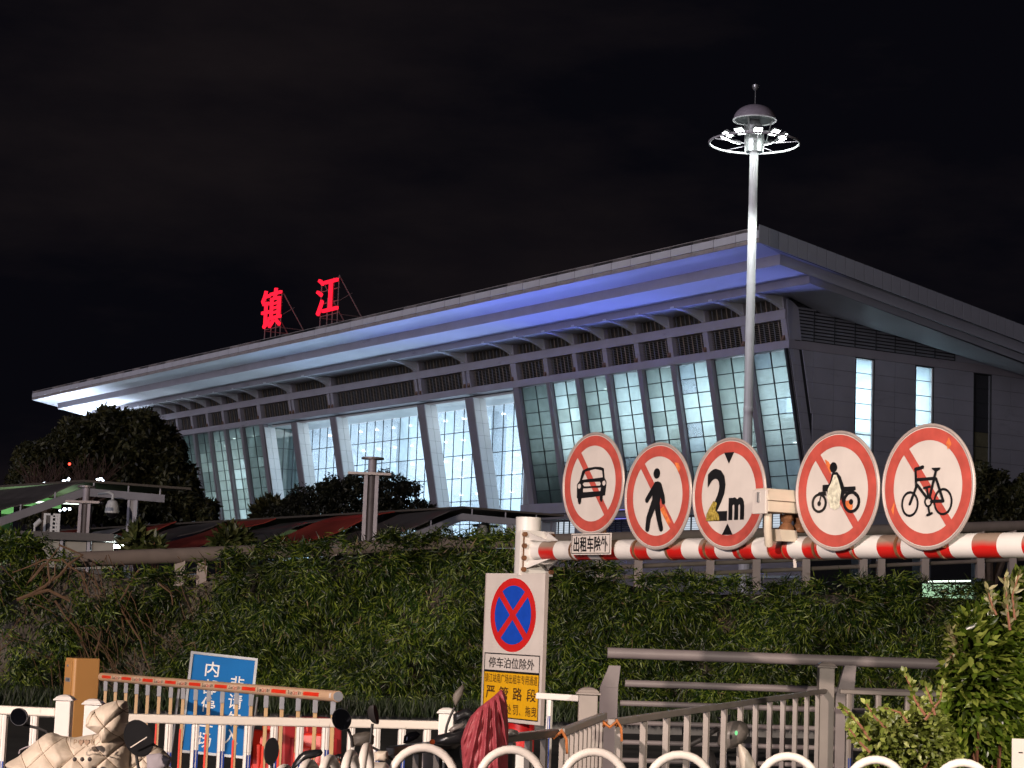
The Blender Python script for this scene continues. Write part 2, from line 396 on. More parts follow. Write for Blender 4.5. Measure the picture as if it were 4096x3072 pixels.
for i, (a, b) in enumerate(posts):
    if b-a > 1:
        for y0, y1 in ((a, a+.42), (b-.42, b)): leanbox(MB(), y0, y1, 18.862, 20.098, .02, .5).build('band_post', 'beam_metal', st)
        leanbox(MB(), a+.42, b-.42, 18.862, 20.098, .3, .5).build('band_post', 'column_metal', st)
    else: leanbox(MB(), a, b, 18.862, 20.098, .02, .5).build('band_post', 'beam_metal', st)
    leanbox(MB(), a+.02, b-.02, 20.702, 21.44, .02, .5).build('band_post', 'beam_metal', st)
    if i < len(posts)-1:
        band(b, posts[i+1][0], 18.87, 20.09, 0); band(b, posts[i+1][0], 20.71, 21.44, 1)
# curved ribs under the eaves
for a, b in posts:
    n = 10; t = .34 if b-a < 1 else .5; y = (a+b)/2
    prof = [(-3.0, 21.45), (-3.0, 21.33)]
    for k in range(1, n+1):
        s = k/n; prof.append((-3.0+2.55*s, 21.33-.60*s**2.1))
    prof += [(-.45, 21.45)]
    MB().prism([(p[0], p[1]) for p in prof], 'y', y-t/2, y+t/2).build('eave_rib', 'soffit', st)
# floodlight brackets at the foot of the band
fl = MB(); fl.box(-.22,.05,-.1,.1,0,.05); fl.hexa([(-.25,-.12,.06),(0,-.12,.06),(0,.12,.06),(-.25,.12,.06)],[(-.16,-.12,.3),(.02,-.12,.22),(.02,.12,.22),(-.16,.12,.3)])
flm = fl.mesh('floodlight', 'rust_bracket')
for a, b in posts:
    if b-a > 1: piece('floodlight', flm, st, (-.02, a+.25, 18.862)); piece('floodlight', flm, st, (-.02, b-.25, 18.862))
    else: piece('floodlight', flm, st, (-.02, b-.1, 18.862))
# ---- roof
EX = 7.65
y0, y1 = -EX, LEN+EX
BK = 34
slope = lambda x, z, k: z-k*(x)
zt = lambda x: 23.5-.161*(x+8.2)       # top of the side fascia
zb = lambda x: 22.62-.166*(x+8.75)
# front fascia panels, two rows, and the thin top trim
npan = 60; pw = (y1-y0)/npan
sbox('fascia_core', 'gap_dark', -8.70, -8.3, y0+.02, y1-.02, 22.64, 23.50)
pm = MB().box(0, .06, .025, pw-.025, 0, .43).mesh('fascia_panel', 'fascia'); pl = MB().box(0, .05, .02, pw-.02, 0, .235).mesh('fascia_panel_lower', 'fascia_trim')
pt = MB().box(0, .3, .01, pw-.01, 0, .2).mesh('fascia_trim', 'fascia_trim')
for k in range(npan):
    yy = y0+k*pw
    piece('fascia_panel', pm, st, (-8.78+random.uniform(-.008,.008), yy, 22.885)); piece('fascia_panel', pl, st, (-8.745+random.uniform(-.008,.008), yy, 22.625))
    piece('fascia_trim', pt, st, (-8.70, yy, 23.335))
# side fascia: each panel a parallelogram
pws = .705
for side, ys in ((0, y0), (1, y1)):
    mb = MB(); x = -8.76; k = 0
    mb.prism([(-8.6, 23.55), (-8.2, 23.49), (BK, zt(BK)-.04), (BK, zb(BK)+.05), (-8.6, 22.65)], 'y', ys+(.03 if side == 0 else -.3), ys+(.3 if side == 0 else -.03))
    mb.build('fascia_core', 'gap_dark', st)
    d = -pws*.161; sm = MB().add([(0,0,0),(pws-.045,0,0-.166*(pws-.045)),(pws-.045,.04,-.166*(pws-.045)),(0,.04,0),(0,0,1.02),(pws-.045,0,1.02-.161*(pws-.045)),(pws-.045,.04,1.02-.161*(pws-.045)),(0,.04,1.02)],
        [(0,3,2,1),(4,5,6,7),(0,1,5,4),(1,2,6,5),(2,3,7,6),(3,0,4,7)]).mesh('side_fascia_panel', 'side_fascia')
    n = 36 if side == 0 else 0
    for k in range(n): piece('side_fascia_panel', sm, st, (-8.74+k*pws, ys-.012, zb(-8.74+k*pws)-.005))
    if side == 1:
        MB().prism([(-8.74, 23.6), (BK, zt(BK)), (BK, zb(BK)), (-8.74, 22.62)], 'y', ys-.03, ys+.02).build('side_fascia_panel', 'side_fascia', st)
MB().add([(-8.4,y0+.05,23.5),(BK,y0+.05,zt(BK)-.05),(BK,y1-.05,zt(BK)-.05),(-8.4,y1-.05,23.5)], [(0,1,2,3)]).build('roof_sheet', 'roof_top', st)
# soffit 1 (under the top fascia): frame between outer edge and second tier
def ringsheet(name, m, o, i, zo, zi, ko, ki):
    """sloping soffit between an outer (x,y-extent) and inner outline: front strip and two side strips"""
    xo, eo = o; xi, ei = i
    F_ = [(xo,-eo,zo),(xo,LEN+eo,zo),(xi,LEN+ei,zi),(xi,-ei,zi)]
    MB().add(F_, [(0,1,2,3)]).build(name, m, st)
    for s in (0, 1):
        A = (lambda e: -e) if s == 0 else (lambda e: LEN+e)
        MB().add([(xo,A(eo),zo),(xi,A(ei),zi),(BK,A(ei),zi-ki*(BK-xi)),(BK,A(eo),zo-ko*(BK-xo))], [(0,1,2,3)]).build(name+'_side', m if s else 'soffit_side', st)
ringsheet('soffit', 'soffit', (-8.72, 7.62), (-6.3, 6.56), 22.62, 22.43, .166, .160)
def tier(name, x0, e0, x1, e1, z0, z1, k):   # face between top edge (x0,e0,z1) and bottom edge (x1,e1,z0)
    MB().add([(x0,-e0,z1),(x0,LEN+e0,z1),(x1,LEN+e1,z0),(x1,-e1,z0)], [(0,1,2,3)]).build(name, 'beam_metal', st)
    for s in (0, 1):
        A = (lambda e: -e) if s == 0 else (lambda e: LEN+e)
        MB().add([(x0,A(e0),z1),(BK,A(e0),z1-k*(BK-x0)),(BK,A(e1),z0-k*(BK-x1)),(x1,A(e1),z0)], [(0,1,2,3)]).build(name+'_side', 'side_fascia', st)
tier('second_tier', -6.302, 6.555, -6.29, 6.53, 21.83, 22.428, .160)
ringsheet('soffit', 'soffit', (-6.285, 6.525), (-3.02, 5.21), 21.83, 21.80, .160, .163)
tier('third_tier', -3.0, 5.2, -2.97, 5.19, 21.33, 21.80, .166)
# lowest soffit from the third tier to the walls
MB().add([(-2.965,-5.18,21.33),(-2.965,LEN+5.18,21.33),(-2.5,LEN+4.8,21.455),(-2.5,-4.8,21.455)], [(0,1,2,3)]).build('soffit', 'soffit', st)
MB().add([(-2.5,-4.8,21.455),(-2.5,LEN+4.8,21.455),(1.5,LEN+.2,21.46),(1.5,-.2,21.46)], [(0,1,2,3)]).build('soffit', 'soffit', st)
ss = MB(); zw = lambda x: 20.80-.108*(x-2.1)
xs = [-2.9, 0, 2.5, 6, 10, 14, 18, 22, 26, 30, 34]; rows = []
for x in xs:
    a = (x, -5.19, 21.33-.172*(x+2.97)); b = (x, .05, max(zw(x), 0) if x > 1.5 else 21.455-.12*max(0, x)); rows.append((a, b))
V = []
for a, b in rows:
    for t in range(7):
        s = t/6; V.append((a[0], a[1]+(b[1]-a[1])*s, a[2]+(b[2]-a[2])*s - .42*math.sin(math.pi*s)*min(1, max(0, (a[0]+1)/6))))
ss.add(V, [(i*7+j, i*7+j+1, (i+1)*7+j+1, (i+1)*7+j) for i in range(len(xs)-1) for j in range(6)])
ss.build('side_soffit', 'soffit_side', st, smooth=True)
# soffit joint battens
bt = MB().box(0, 2.3, -.012, .012, 0, .008)
MB().prism([(-.2,18.35),(1.6,18.35),(2.2,9),(2.2,3),(1.8,9)], 'y', .12, .3).prism([(.1,18.35),(1.6,18.35),(3.6,6),(3.2,2.5)], 'y', .31, .34).build('side_wall_core', 'gap_dark', st)
# ---- right side wall: panels, three strip windows, louvers
for xa_, xb_ in ((1.5,5.27),(6.84,10.28),(11.86,15.35),(16.94,34)): sbox('side_wall_core', 'gap_dark', xa_, xb_, .06, .3, 0, 18.35)
joints = [1.02, 1.87, 3.52, 5.26, None, 6.85, 8.55, 10.27, None, 11.87, 13.61, 15.34, None, 16.95, 18.68, 20.4, 22.1, 23.8]
zj = [18.345] + [17.38-.948*k for k in range(12)]
prev = joints[0]
for j in joints[1:]:
    if j is None: prev = None; continue
    if prev is not None:
        for k in range(len(zj)-1):
            z1, z0 = zj[k], zj[k+1]
            x0 = prev
            if prev < 1.5:   # edge panels follow the lean
                mb = MB(); f = lambda z: max(1.02, 0)+0
                l0, l1 = lean(z0)+1.0, lean(z1)+1.0
                if l0 > j-.05: continue
                mb.hexa([(l0,-.012,z0+.008),(j-.008,-.012,z0+.008),(j-.008,.04,z0+.008),(l0,.04,z0+.008)],[(l1,-.012,z1-.008),(j-.008,-.012,z1-.008),(j-.008,.04,z1-.008),(l1,.04,z1-.008)])
                mb.build('wall_panel', 'side_panel', st)
            else:
                dy = random.uniform(-.006,.006)
                MB().box(prev+.008, j-.008, -.012+dy, .04, z0+.008, z1-.008).build('wall_panel', 'side_panel', st)
    prev = j
for wi, (x0, x1) in enumerate(((5.26,6.85),(10.27,11.87),(15.34,16.95))):
    MB().box(x0+.02, x0+.07, -.02, .2, 7, 18.34).box(x1-.07, x1-.02, -.02, .2, 7, 18.34).box(x0+.07, x1-.07, -.02, .2, 18.26, 18.34).build('window_frame', 'mullion', st)
    MB().box(x1-.20, x1-.09, -.01, .1, 7, 18.25).build('window_reveal', 'mullion_light' if wi == 2 else 'white_panel', st)
    for k in range(len(zj)-1):
        z1 = min(zj[k], 18.25); z0 = zj[k+1]
        m_ = 'glass_hall' if wi < 2 else ('blind_dark' if k < 4 or k == 7 else 'blind_olive')
        MB().box(x0+.08, x1-.22, .05, .07, z0+.02, z1-.02).build('window_pane', m_, st)
        MB().box(x0+.08, x1-.1, .02, .09, z0-.018, z0+.018).build('window_bar', 'mullion', st)
# side louvers under the sloping soffit
lb = [.62, 1.87, 3.52, 5.18, 6.91, 8.51, 10.26, 11.91, 13.65]
for i in range(len(lb)-1):
    a, b = lb[i]+.03, lb[i+1]-.03; k = 0; z = 18.96
    while z < min(21.2, zw(a) if a > 1.5 else 20.9):
        bb = b if z < zw(b)-.02 else a+(b-a)*max(0, min(1, (zw(a)-z)/(zw(a)-zw(b)+1e-6)))
        if bb-a > .15:
            a2 = a if i else a-.0-.2*(z-18.96)
            MB().hexa([(a2,-.01,z),(bb,-.01,z),(bb,.12,z+.07),(a2,.12,z+.07)],[(a2,-.01,z+.12),(bb,-.01,z+.12),(bb,.12,z+.16),(a2,.12,z+.16)]).build('louver_slat', 'louver_side', st)
        z += .205
    MB().box(lb[i+1]-.025, lb[i+1]+.025, -.03, .05, 18.91, zw(lb[i+1])).build('louver_post', 'mullion', st)
MB().prism([(.3,18.9),(34,18.9),(34,17.5),(19.5,18.92),(13.7,19.52),(2,20.85),(-.1,21.4)], 'y', .13, .3).build('side_wall_core', 'gap_dark', st)
MB().prism([(13.7,18.91),(19.4,18.91),(13.7,19.50)], 'y', 0, .05).build('wall_panel', 'side_fascia', st)
MB().prism([(.56,18.91),(.9,18.91),(.60,20.9),(.0,21.3),(-.3,21.3),(-.24,20.1),(.0,18.91)], 'y', -.02, .02).build('corner_return', 'side_panel', st)
# ---- window bays of the front
rowz = [18.32] + [17.38-.935*k for k in range(8)] + [9.86]
def bay(ya, yb, seq, as_parts=True):
    mid = (ya+yb)/2; grid = MB(); pan = MB()
    leanbox(grid, mid-.03, mid+.03, 9.86, 18.33, .26, .36)
    for z in rowz[1:-1]: leanbox(grid, ya, yb, z-.024, z+.024, .28, .34)
    leanbox(grid, ya, ya+.05, 9.86, 18.33, .28, .36); leanbox(grid, yb-.05, yb, 9.86, 18.33, .28, .36)
    grid.build('mullion_grid', 'mullion', st)
    for c, (p, q) in enumerate(((ya, mid), (mid, yb))):
        for k in range(len(rowz)-1):
            z1, z0 = rowz[k], rowz[k+1]
            r_ = random.random()
            m_ = seq[0] if r_ < .80 else (seq[1] if r_ < .94 else seq[2])
            if as_parts: leanbox(MB(), p+.04, q-.04, z0+.02, z1-.02, .31, .325).build('glass_pane', m_, st)
            else: leanbox(pan, p+.04, q-.04, z0+.02, z1-.02, .31, .325)
    if not as_parts: o = pan.build('glass_panes', seq[0], st); o['kind'] = 'stuff'
edges = [c for c in allc]
seqs = [('glass_frost','glass_hall','glass_hall'), ('glass_green','glass_frost','glass_frost'), ('glass_frost','glass_hall','glass_clear'), ('glass_green','glass_green','glass_frost'),
        ('glass_frost','glass_hall','glass_clear'), ('glass_green','glass_teal','glass_frost'), ('glass_frost','glass_green','glass_hall'), ('glass_teal','glass_green','glass_green')]
for i in range(8):
    ya = edges[i]+.25; yb = edges[i+1]-(.25 if i < 7 else .38)
    bay(ya, yb, seqs[i])
    # inner return wall of each bay, seen as a dark strip through the glass at the left
    MB().hexa([(lean(9.86)+.4, yb-.02, 9.86),(lean(9.86)+1.6, yb-.02, 9.86),(lean(9.86)+1.6, yb, 9.86),(lean(9.86)+.4, yb, 9.86)],
              [(lean(18.3)+.4, yb-.02, 18.3),(lean(18.3)+1.6, yb-.02, 18.3),(lean(18.3)+1.6, yb, 18.3),(lean(18.3)+.4, yb, 18.3)]).build('inner_fin', 'interior_grey', st)
for i in range(8):
    ya = edges[9+i]+(.38 if i == 0 else .25); yb = edges[10+i]-.25
    bay(ya, yb, [('glass_teal','glass_green','glass_frost'), ('glass_green','glass_frost','glass_frost'), ('glass_green','glass_green','glass_frost'), ('glass_teal','glass_green','glass_green')][i % 4], as_parts=(i < 4))
# ---- portal glazing (upright, set back)
GX = 4.3
gy = [31.9+1.513*k for k in range(29)]; gz = [18.1, 16.25, 14.37, 12.52, 10.65, 8.8, 6.9, 5.0]
gr = MB()
for y in gy: gr.box(GX-.04, GX+.04, y-.02, y+.02, 5, 18.1)
for z in gz[1:]: gr.box(GX-.03, GX+.03, gy[0], gy[-1], z-.028, z+.028)
gr.build('portal_mullions', 'mullion', st)
for i in range(len(gy)-1):
    for k in range(len(gz)-1):
        MB().box(GX+.01, GX+.02, gy[i]+.03, gy[i+1]-.03, gz[k+1]+.03, gz[k]-.03).build('portal_pane', random.choice(['glass_clear','glass_clear','glass_hall']), st)
for y in (43.2, 58.8): MB().tube([(6.2, y, 0), (6.2, y, 18.1)], .62, 20).build('interior_column', 'interior_grey', st, smooth=True)
# return walls between portal and bays
sbox('portal_return', 'white_panel', lean(18)+1.2, GX, 31.30, 31.5, 6, 18.1); sbox('portal_return', 'glass_teal', 1.2, GX, 74.4, 74.42, 6, 18.1)
for z_ in gz[1:]: sbox('portal_return_bar', 'mullion', 1.2, GX, 74.36, 74.42, z_-.03, z_+.03)
for x_ in (2.2, 3.2): sbox('portal_return_bar', 'mullion', x_-.03, x_+.03, 74.33, 74.40, 6, 18.1)
# ---- hall interior
NIN = 12
HB = 24.0
ce = lambda x: 18.28-.32*(x-4.5)
for k in range(28):      # sloping ceiling made of long panels with open joints
    for j, (xa, xb) in enumerate(((4.5,8),(8.06,12),(12.06,16),(16.06,20),(20.06,HB))):
        ya, yb = 31.8+1.52*k, 31.8+1.52*(k+1)-.05
        if k % 2 == 0: MB().hexa([(xa,ya,ce(xa)),(xb,ya,ce(xb)),(xb,yb+1.52,ce(xb)),(xa,yb+1.52,ce(xa))],[(xa,ya,ce(xa)+.05),(xb,ya,ce(xb)+.05),(xb,yb+1.52,ce(xb)+.05),(xa,yb+1.52,ce(xa)+.05)]).build('ceiling_panel', 'interior', st)
dlm = MB().lathe([(.16,0),(.16,-.05)], 10).mesh('downlight', 'downlight')
for k in range(14):
    for j in range(5):
        x = 6.2+3.6*j; piece('downlight', dlm, st, (x, 33.5+3.04*k, ce(x)-.03))
MB().add([(4.5,31,18.42),(HB,31,ce(HB)+.2),(HB,75,ce(HB)+.2),(4.5,75,18.42)], [(0,1,2,3)]).build('ceiling_void', 'interior_grey', st)
sbox('hall_back_wall', 'interior', HB, HB+.3, .6, LEN-.6, 3, 18.3)
sbox('hall_floor', 'interior_grey', 2.6, HB, .6, LEN-.6, 4.6, 4.75)
sbox('wing_floor', 'interior_grey', 2.7, HB, .6, 31.2, 9.5, 9.7); sbox('wing_floor', 'interior_grey', 2.7, HB, 74.6, LEN-.6, 9.5, 9.7)
sbox('wing_ceiling', 'interior', .95, HB, .6, 31.2, 18.30, 18.36); sbox('wing_ceiling', 'interior', .95, HB, 74.6, LEN-.6, 18.30, 18.36)
sbox('wing_partition', 'interior', 3.0+9, 3.2+9, .6, 31.2, 9.7, 18.29); sbox('wing_partition', 'interior', 12.0, 12.2, 74.6, LEN-.6, 9.7, 18.29)
sbox('wing_divider', 'interior', 2.8, HB, 31.2, 31.3, 4.6, 18.3); sbox('wing_divider', 'interior', 2.8, HB, 74.55, 74.6, 4.6, 18.3)
for y in (6.2, 13.6, 21.0, 28.0, 79, 87): sbox('interior_column', 'interior_grey', 4.0, 5.0, y, y+.9, 9.7, 18.29)
for k in range(6):
    for j in range(2): piece('downlight', dlm, st, (4.6+3.2*j, 3+4.6*k, 18.29)); piece('downlight', dlm, st, (4.6+3.2*j, 77+4.6*k, 18.29))
sbox('mezzanine', 'interior', 3.6, 11.9, .7, 31.0, 13.6, 13.85); sbox('mezzanine_rail', 'interior_grey', 3.6, 3.66, .7, 31.0, 13.85, 14.7)
for k in range(10): sbox('wall_cabinet', 'interior_grey' if k % 3 else 'blind_olive', 11.3, 11.98, 1.2+3*k, 2.6+3*k+random.uniform(-.3,.6), 9.7, 10.9+random.uniform(0,.8))
for k in range(6): piece('downlight', dlm, st, (7.0, 3+4.6*k, 13.59))
# side rooms behind the strip windows are lit too
for yc in (39, 53, 67): area('hall_bounce_fill', (13.5, yc, 5.6), 14, 13, 1950, (.80,.90,1), (0,0,1), st)  # added area lights standing in for light bounced off the hall floor
for yc, e_ in ((8, 1500), (23.5, 1400), (84, 1150)): area('wing_light', (7.6, yc, 18.15), 7, 13, e_, (.86,.97,1), (0,0,-1), st)
area('side_room_light', (8.5, 4, 11), 8, 3.5, 420, (.85,.93,1), (.4,-1,.3), st)
area('portal_light', (3.0, 42, 17.9), 19, 2, 420, (.85,.94,1), (-.25,0,-1), st); area('portal_light', (3.0, 64, 17.9), 19, 2, 420, (.85,.94,1), (-.25,0,-1), st)
# ---- lower storey of the right wing: dark wall, lit office windows with blinds, blue light line
sbox('lower_wall', 'column_metal', 2.9, 3.1, .3, 31.4, 0, 7.5); sbox('lower_wall', 'column_metal', 2.9, 3.1, .3, 31.4, 8.62, 8.72)
for (ya, yb, kind) in ((27.0,29.9,'l'),(24.2,26.7,'l'),(20.5,23.4,'b'),(16.4,19.8,'b'),(12.4,15.8,'l'),(7.6,11.8,'l'),(3.2,6.6,'l'),(.9,2.8,'d')):
    if kind == 'l': MB().box(3.3, 3.32, ya, yb, 7.5, 8.62).build('office_window', 'window_glow', st)
    for q in range(3):
        y = ya+(yb-ya)*(q+1)/4; MB().box(2.92, 3.0, y-.04, y+.04, 7.5, 8.62).build('window_bar', 'mullion', st)
    bl = MB()
    for q in range(7): bl.box(3.18, 3.24, ya, yb, 7.55+q*.155, 7.55+q*.155+(.02 if kind == 'l' else .1))
    o = bl.build('window_blind', 'mullion_light' if kind == 'l' else 'blind_dark', st); o['kind'] = 'stuff'
    MB().box(2.92, 3.3, yb, yb+.3, 7.5, 8.62).build('lower_wall', 'column_metal', st)
sbox('light_line', 'blue_led', 2.72, 2.78, 14, 24, 7.50, 7.58); sbox('light_line', 'violet_led', 2.2, 2.3, 17.0, 23.5, 8.60, 8.64); sbox('light_line', 'violet_led', 1.24, 1.25, 17.0, 23.5, 9.12, 9.16)
# ---- floodlights of the eaves, with added uplights below
def eave(ya, yb, energy, col):
    L = yb-ya; area('eave_floodlight', (-.55, (ya+yb)/2, 18.98), L, .25, energy*L, col, (-.90, 0, .42), st, spread=80)
def ground(ya, yb, energy, col): area('added_soffit_uplight', (-7.6, (ya+yb)/2, .4), yb-ya, .6, energy*(yb-ya), col, (-.03, 0, 1), st, spread=38)  # added row of lights brightening the outer soffit from below
for q_ in ((-7,8,11,(.22,.26,1)),(8,26,24,(.18,.24,1)),(26,42,17,(.26,.36,1)),(42,60,10,(.44,.62,1)),(60,84,4,(.66,.80,1)),(84,97,6,(.72,.83,1)),(97,113,85,(.66,.78,1))): ground(*q_)
eave(-6, 6, 9, (.26,.31,1)); eave(6, 24, 15, (.18,.23,1)); eave(24, 36, 12, (.32,.42,1)); eave(36, 60, 8, (.52,.68,1)); eave(60, 84, 4.5, (.68,.80,1)); eave(84, 97, 9, (.74,.84,1)); eave(97, 112, 50, (.70,.80,1))
area('eave_floodlight', (-3.4, 107, 20.6), 11, .3, 260, (.74,.84,1), (-.55, 0, .9), st, spread=140)
# ---- name letters on the roof
mat('steel_truss', (.28,.2,.2), .6)
emis('neon_red', (1.0, .012, .035), 1.7)
for ch, ya, lab in (('\u9547', 58.15, 'left of the two glowing red roof characters'), ('\u6c5f', 47.85, 'right of the two glowing red roof characters')):
    M4 = Matrix.Translation(C0) @ Matrix.Rotation(AL, 4, 'Z')
    t = thing('roof_letter', lab + ', on a steel truss above the fascia', 'letter', M4 @ Vector((-7.2, ya, 23.6)), AL-math.pi/2, 'illuminated characters on the station roof')
    lettering(ch, 0, 2.85 if ya > 50 else 2.72, 3.7, 3.25 if ya > 50 else 2.95, 'character', 'neon_red', t, w=.12, bold=.0, extrude=.10)
    for x in (-1.5, -.3, .6, 1.5): MB().tube([(x, .1, -.2), (x, .1, 4.1 if abs(x) > .5 else 2.6)], .05, 6).build('truss_post', 'steel_truss', t)
    for x in (-1.5, 1.5): MB().tube([(x, 3.4, -.6), (x, .1, 4.2)], .055, 6).tube([(x, .1, 1.1), (x, 2.3, 1.1)], .04, 6).tube([(x, 2.2, 1.1), (x, 2.2, -.4)], .04, 6).tube([(x,.1,2.1),(x,1.3,2.9)], .035, 6).build('truss_stay', 'steel_truss', t)
    for z in (1.2, 2.2, 3.2, 4.0): MB().tube([(-1.6, .12, z), (1.6, .12, z)], .035, 6).build('truss_rail', 'steel_truss', t)
    area('letter_glow', (0, -.6, 3), 3.4, 3.2, 200, (1, .02, .03), (0, -1, 0), t)
# ------------------------------------------------------------------ high mast lamp
mat('mast_paint', (.80,.76,.80), .45, noise=.05, nscale=2)
mat('dome_paint', (.42,.36,.42), .5)
mat('steel', (.55,.55,.56), .35, metal=.7)
emis('lamp_lens', (.90,1,.93), 45)
ms = thing('high_mast_lamp', 'tall white high mast lamp with a domed cap and ring of floodlights', 'lamp', (11.41, 96, 0))
MB().tube([(0,0,0),(0,0,11.9)], [.33,.222], 14).build('pole_section', 'mast_paint', ms)
MB().tube([(0,0,12.0),(0,0,24.9)], [.222,.205], 14).build('pole_section', 'mast_paint', ms)
MB().tube([(0,0,11.86),(0,0,12.02)], .245, 20).build('flange', 'mast_paint', ms)
MB().tube([(2.19*math.cos(2*math.pi*k/64), 2.19*math.sin(2*math.pi*k/64), 25.05) for k in range(64)], .055, 8, closed=True).build('ring', 'mast_paint', ms, smooth=True)
MB().tube([(1.35*math.cos(2*math.pi*k/40), 1.35*math.sin(2*math.pi*k/40), 25.35) for k in range(40)], .035, 6, closed=True).build('ring', 'mast_paint', ms, smooth=True)
for k in range(10):
    a = 2*math.pi*(k+.5)/10; c, s = math.cos(a), math.sin(a)
    if k % 2: MB().bar((.2*c,.2*s,25.0), (2.19*c,2.19*s,25.05), .03, .03).build('spoke', 'dome_paint', ms)
    t2 = math.radians(8); q = Vector((c, s, 0)); tn = Vector((-s, c, 0)); ctr = q*1.40+Vector((0,0,25.38)); dn = (q*.42+Vector((0,0,-1))).normalized(); bx = dn.cross(tn).normalized()
    P_ = lambda u, v, w_: ctr+tn*u+bx*v+dn*w_
    MB().hexa([P_(-.16,-.2,-.1),P_(.16,-.2,-.1),P_(.16,.2,-.1),P_(-.16,.2,-.1)],[P_(-.23,-.27,.06),P_(.23,-.27,.06),P_(.23,.27,.06),P_(-.23,.27,.06)]).build('floodlight', 'steel', ms)
    MB().hexa([P_(-.18,-.21,.062),P_(.18,-.21,.062),P_(.18,.21,.062),P_(-.18,.21,.062)],[P_(-.18,-.21,.075),P_(.18,-.21,.075),P_(.18,.21,.075),P_(-.18,.21,.075)]).build('lens', 'lamp_lens', ms)
MB().lathe([(.45,24.6),(.5,25.2),(.42,25.9),(.2,26.2)], 14).build('winch_housing', 'steel', ms)
for a in (0, 2.1, 4.2): MB().tube([(.6*math.cos(a),.6*math.sin(a),25.2),(.85*math.cos(a),.85*math.sin(a),26.25)], .03, 6).build('dome_strut', 'steel', ms)
prof = [(1.04*math.cos(math.pi/2*i/10), 26.22+.74*math.sin(math.pi/2*i/10)) for i in range(11)]; prof[-1] = (.01, 26.96)
MB().lathe([(.98,26.19),(.9,26.22),(.01,26.8)], 24).build('dome_shade', 'gap_dark', ms); MB().lathe([(.99,26.2),(1.04,26.2)]+prof[0:], 32).build('dome', 'dome_paint', ms, smooth=True)  # dark inner sheet puts the shade under the dome into colour
MB().tube([(1.05*math.cos(2*math.pi*k/40), 1.05*math.sin(2*math.pi*k/40), 26.2) for k in range(40)], .04, 6, closed=True).build('dome_rim', 'mast_paint', ms)
MB().tube([(0,0,26.9),(0,0,27.75)], .025, 6).build('rod', 'steel', ms)
MB().lathe([(.03,27.68),(.1,27.72),(.17,27.86),(.17,27.95),(.08,28.0),(.01,28.01)], 16).build('finial', 'steel', ms, smooth=True)
for k in range(4): point('mast_light', (1.2*math.cos(k*1.57+.7), 1.2*math.sin(k*1.57+.7), 24.75), 45, (.88,1,.94), .35, ms)
for k in range(4):
    a_ = k*1.57+.7; sl_ = bpy.data.lights.new('mast_spot', 'SPOT'); sl_.energy = 3600; sl_.color = (.88,1,.94); sl_.spot_size = R(34); sl_.spot_blend = .8; sl_.shadow_soft_size = .2
    so_ = bpy.data.objects.new('mast_spot', sl_); COL.objects.link(so_); so_.parent = ms; so_.location = (1.9*math.cos(a_), 1.9*math.sin(a_), 24.8); so_.rotation_euler = Vector((-1.9*math.cos(a_), -1.9*math.sin(a_), -8.5)).to_track_quat('-Z','Y').to_euler()

# ------------------------------------------------------------------ assumed street lamp behind the camera, left, added to light the foreground
sl = thing('added_lamp_behind_viewer', 'assumed street lamp behind the viewer on the left, lighting the foreground', 'lamp', (-11.5, -8.5, 0), R(60))
MB().tube([(0,0,0),(0,0,6.6),(.4,0,7.1),(1.6,0,7.3)], [.09,.06,.05,.04], 10).build('pole', 'steel', sl)
MB().box(1.3,2.0,-.15,.15,7.22,7.36).build('lamp_head', 'steel', sl); MB().box(1.36,1.94,-.11,.11,7.20,7.215).build('lens', 'lamp_lens', sl)
sp = bpy.data.lights.new('added_light_behind_viewer', 'SPOT'); sp.energy = 31000; sp.color = (1,.80,.68); sp.spot_size = R(150); sp.spot_blend = .4; sp.shadow_soft_size = .22  # assumed unseen source of the warm foreground light
spo = bpy.data.objects.new('added_light_behind_viewer', sp); COL.objects.link(spo); spo.parent = sl; spo.location = (1.65,0,7.12)
spo.rotation_euler = (Matrix.Rotation(-R(60),3,'Z') @ Vector((.44,.86,-.18))).to_track_quat('-Z','Y').to_euler()

added_lamp = thing('added_lamp_behind_viewer', 'added lamp behind the viewer on the right, brightening the bush', 'lamp', (6.5, -6, 0), R(110))  # lamp added to brighten the bush and railings at the right
MB().tube([(0,0,0),(0,0,6.4),(.4,0,6.9),(1.4,0,7.1)], [.09,.06,.05,.04], 10).build('pole', 'steel', added_lamp)
MB().box(1.2,1.9,-.15,.15,7.02,7.16).build('lamp_head', 'steel', added_lamp); MB().box(1.26,1.84,-.11,.11,7.0,7.015).build('lens', 'lamp_lens', added_lamp)
sp2 = bpy.data.lights.new('added_light_behind_viewer', 'SPOT'); sp2.energy = 13000; sp2.color = (1,.86,.70); sp2.spot_size = R(34); sp2.spot_blend = .9; sp2.shadow_soft_size = .2
spo2 = bpy.data.objects.new('added_light_behind_viewer', sp2); COL.objects.link(spo2); spo2.location = (6.2,-4.8,6.9); spo2.rotation_euler = Vector((-2.7,17.6,-6.3)).to_track_quat('-Z','Y').to_euler()
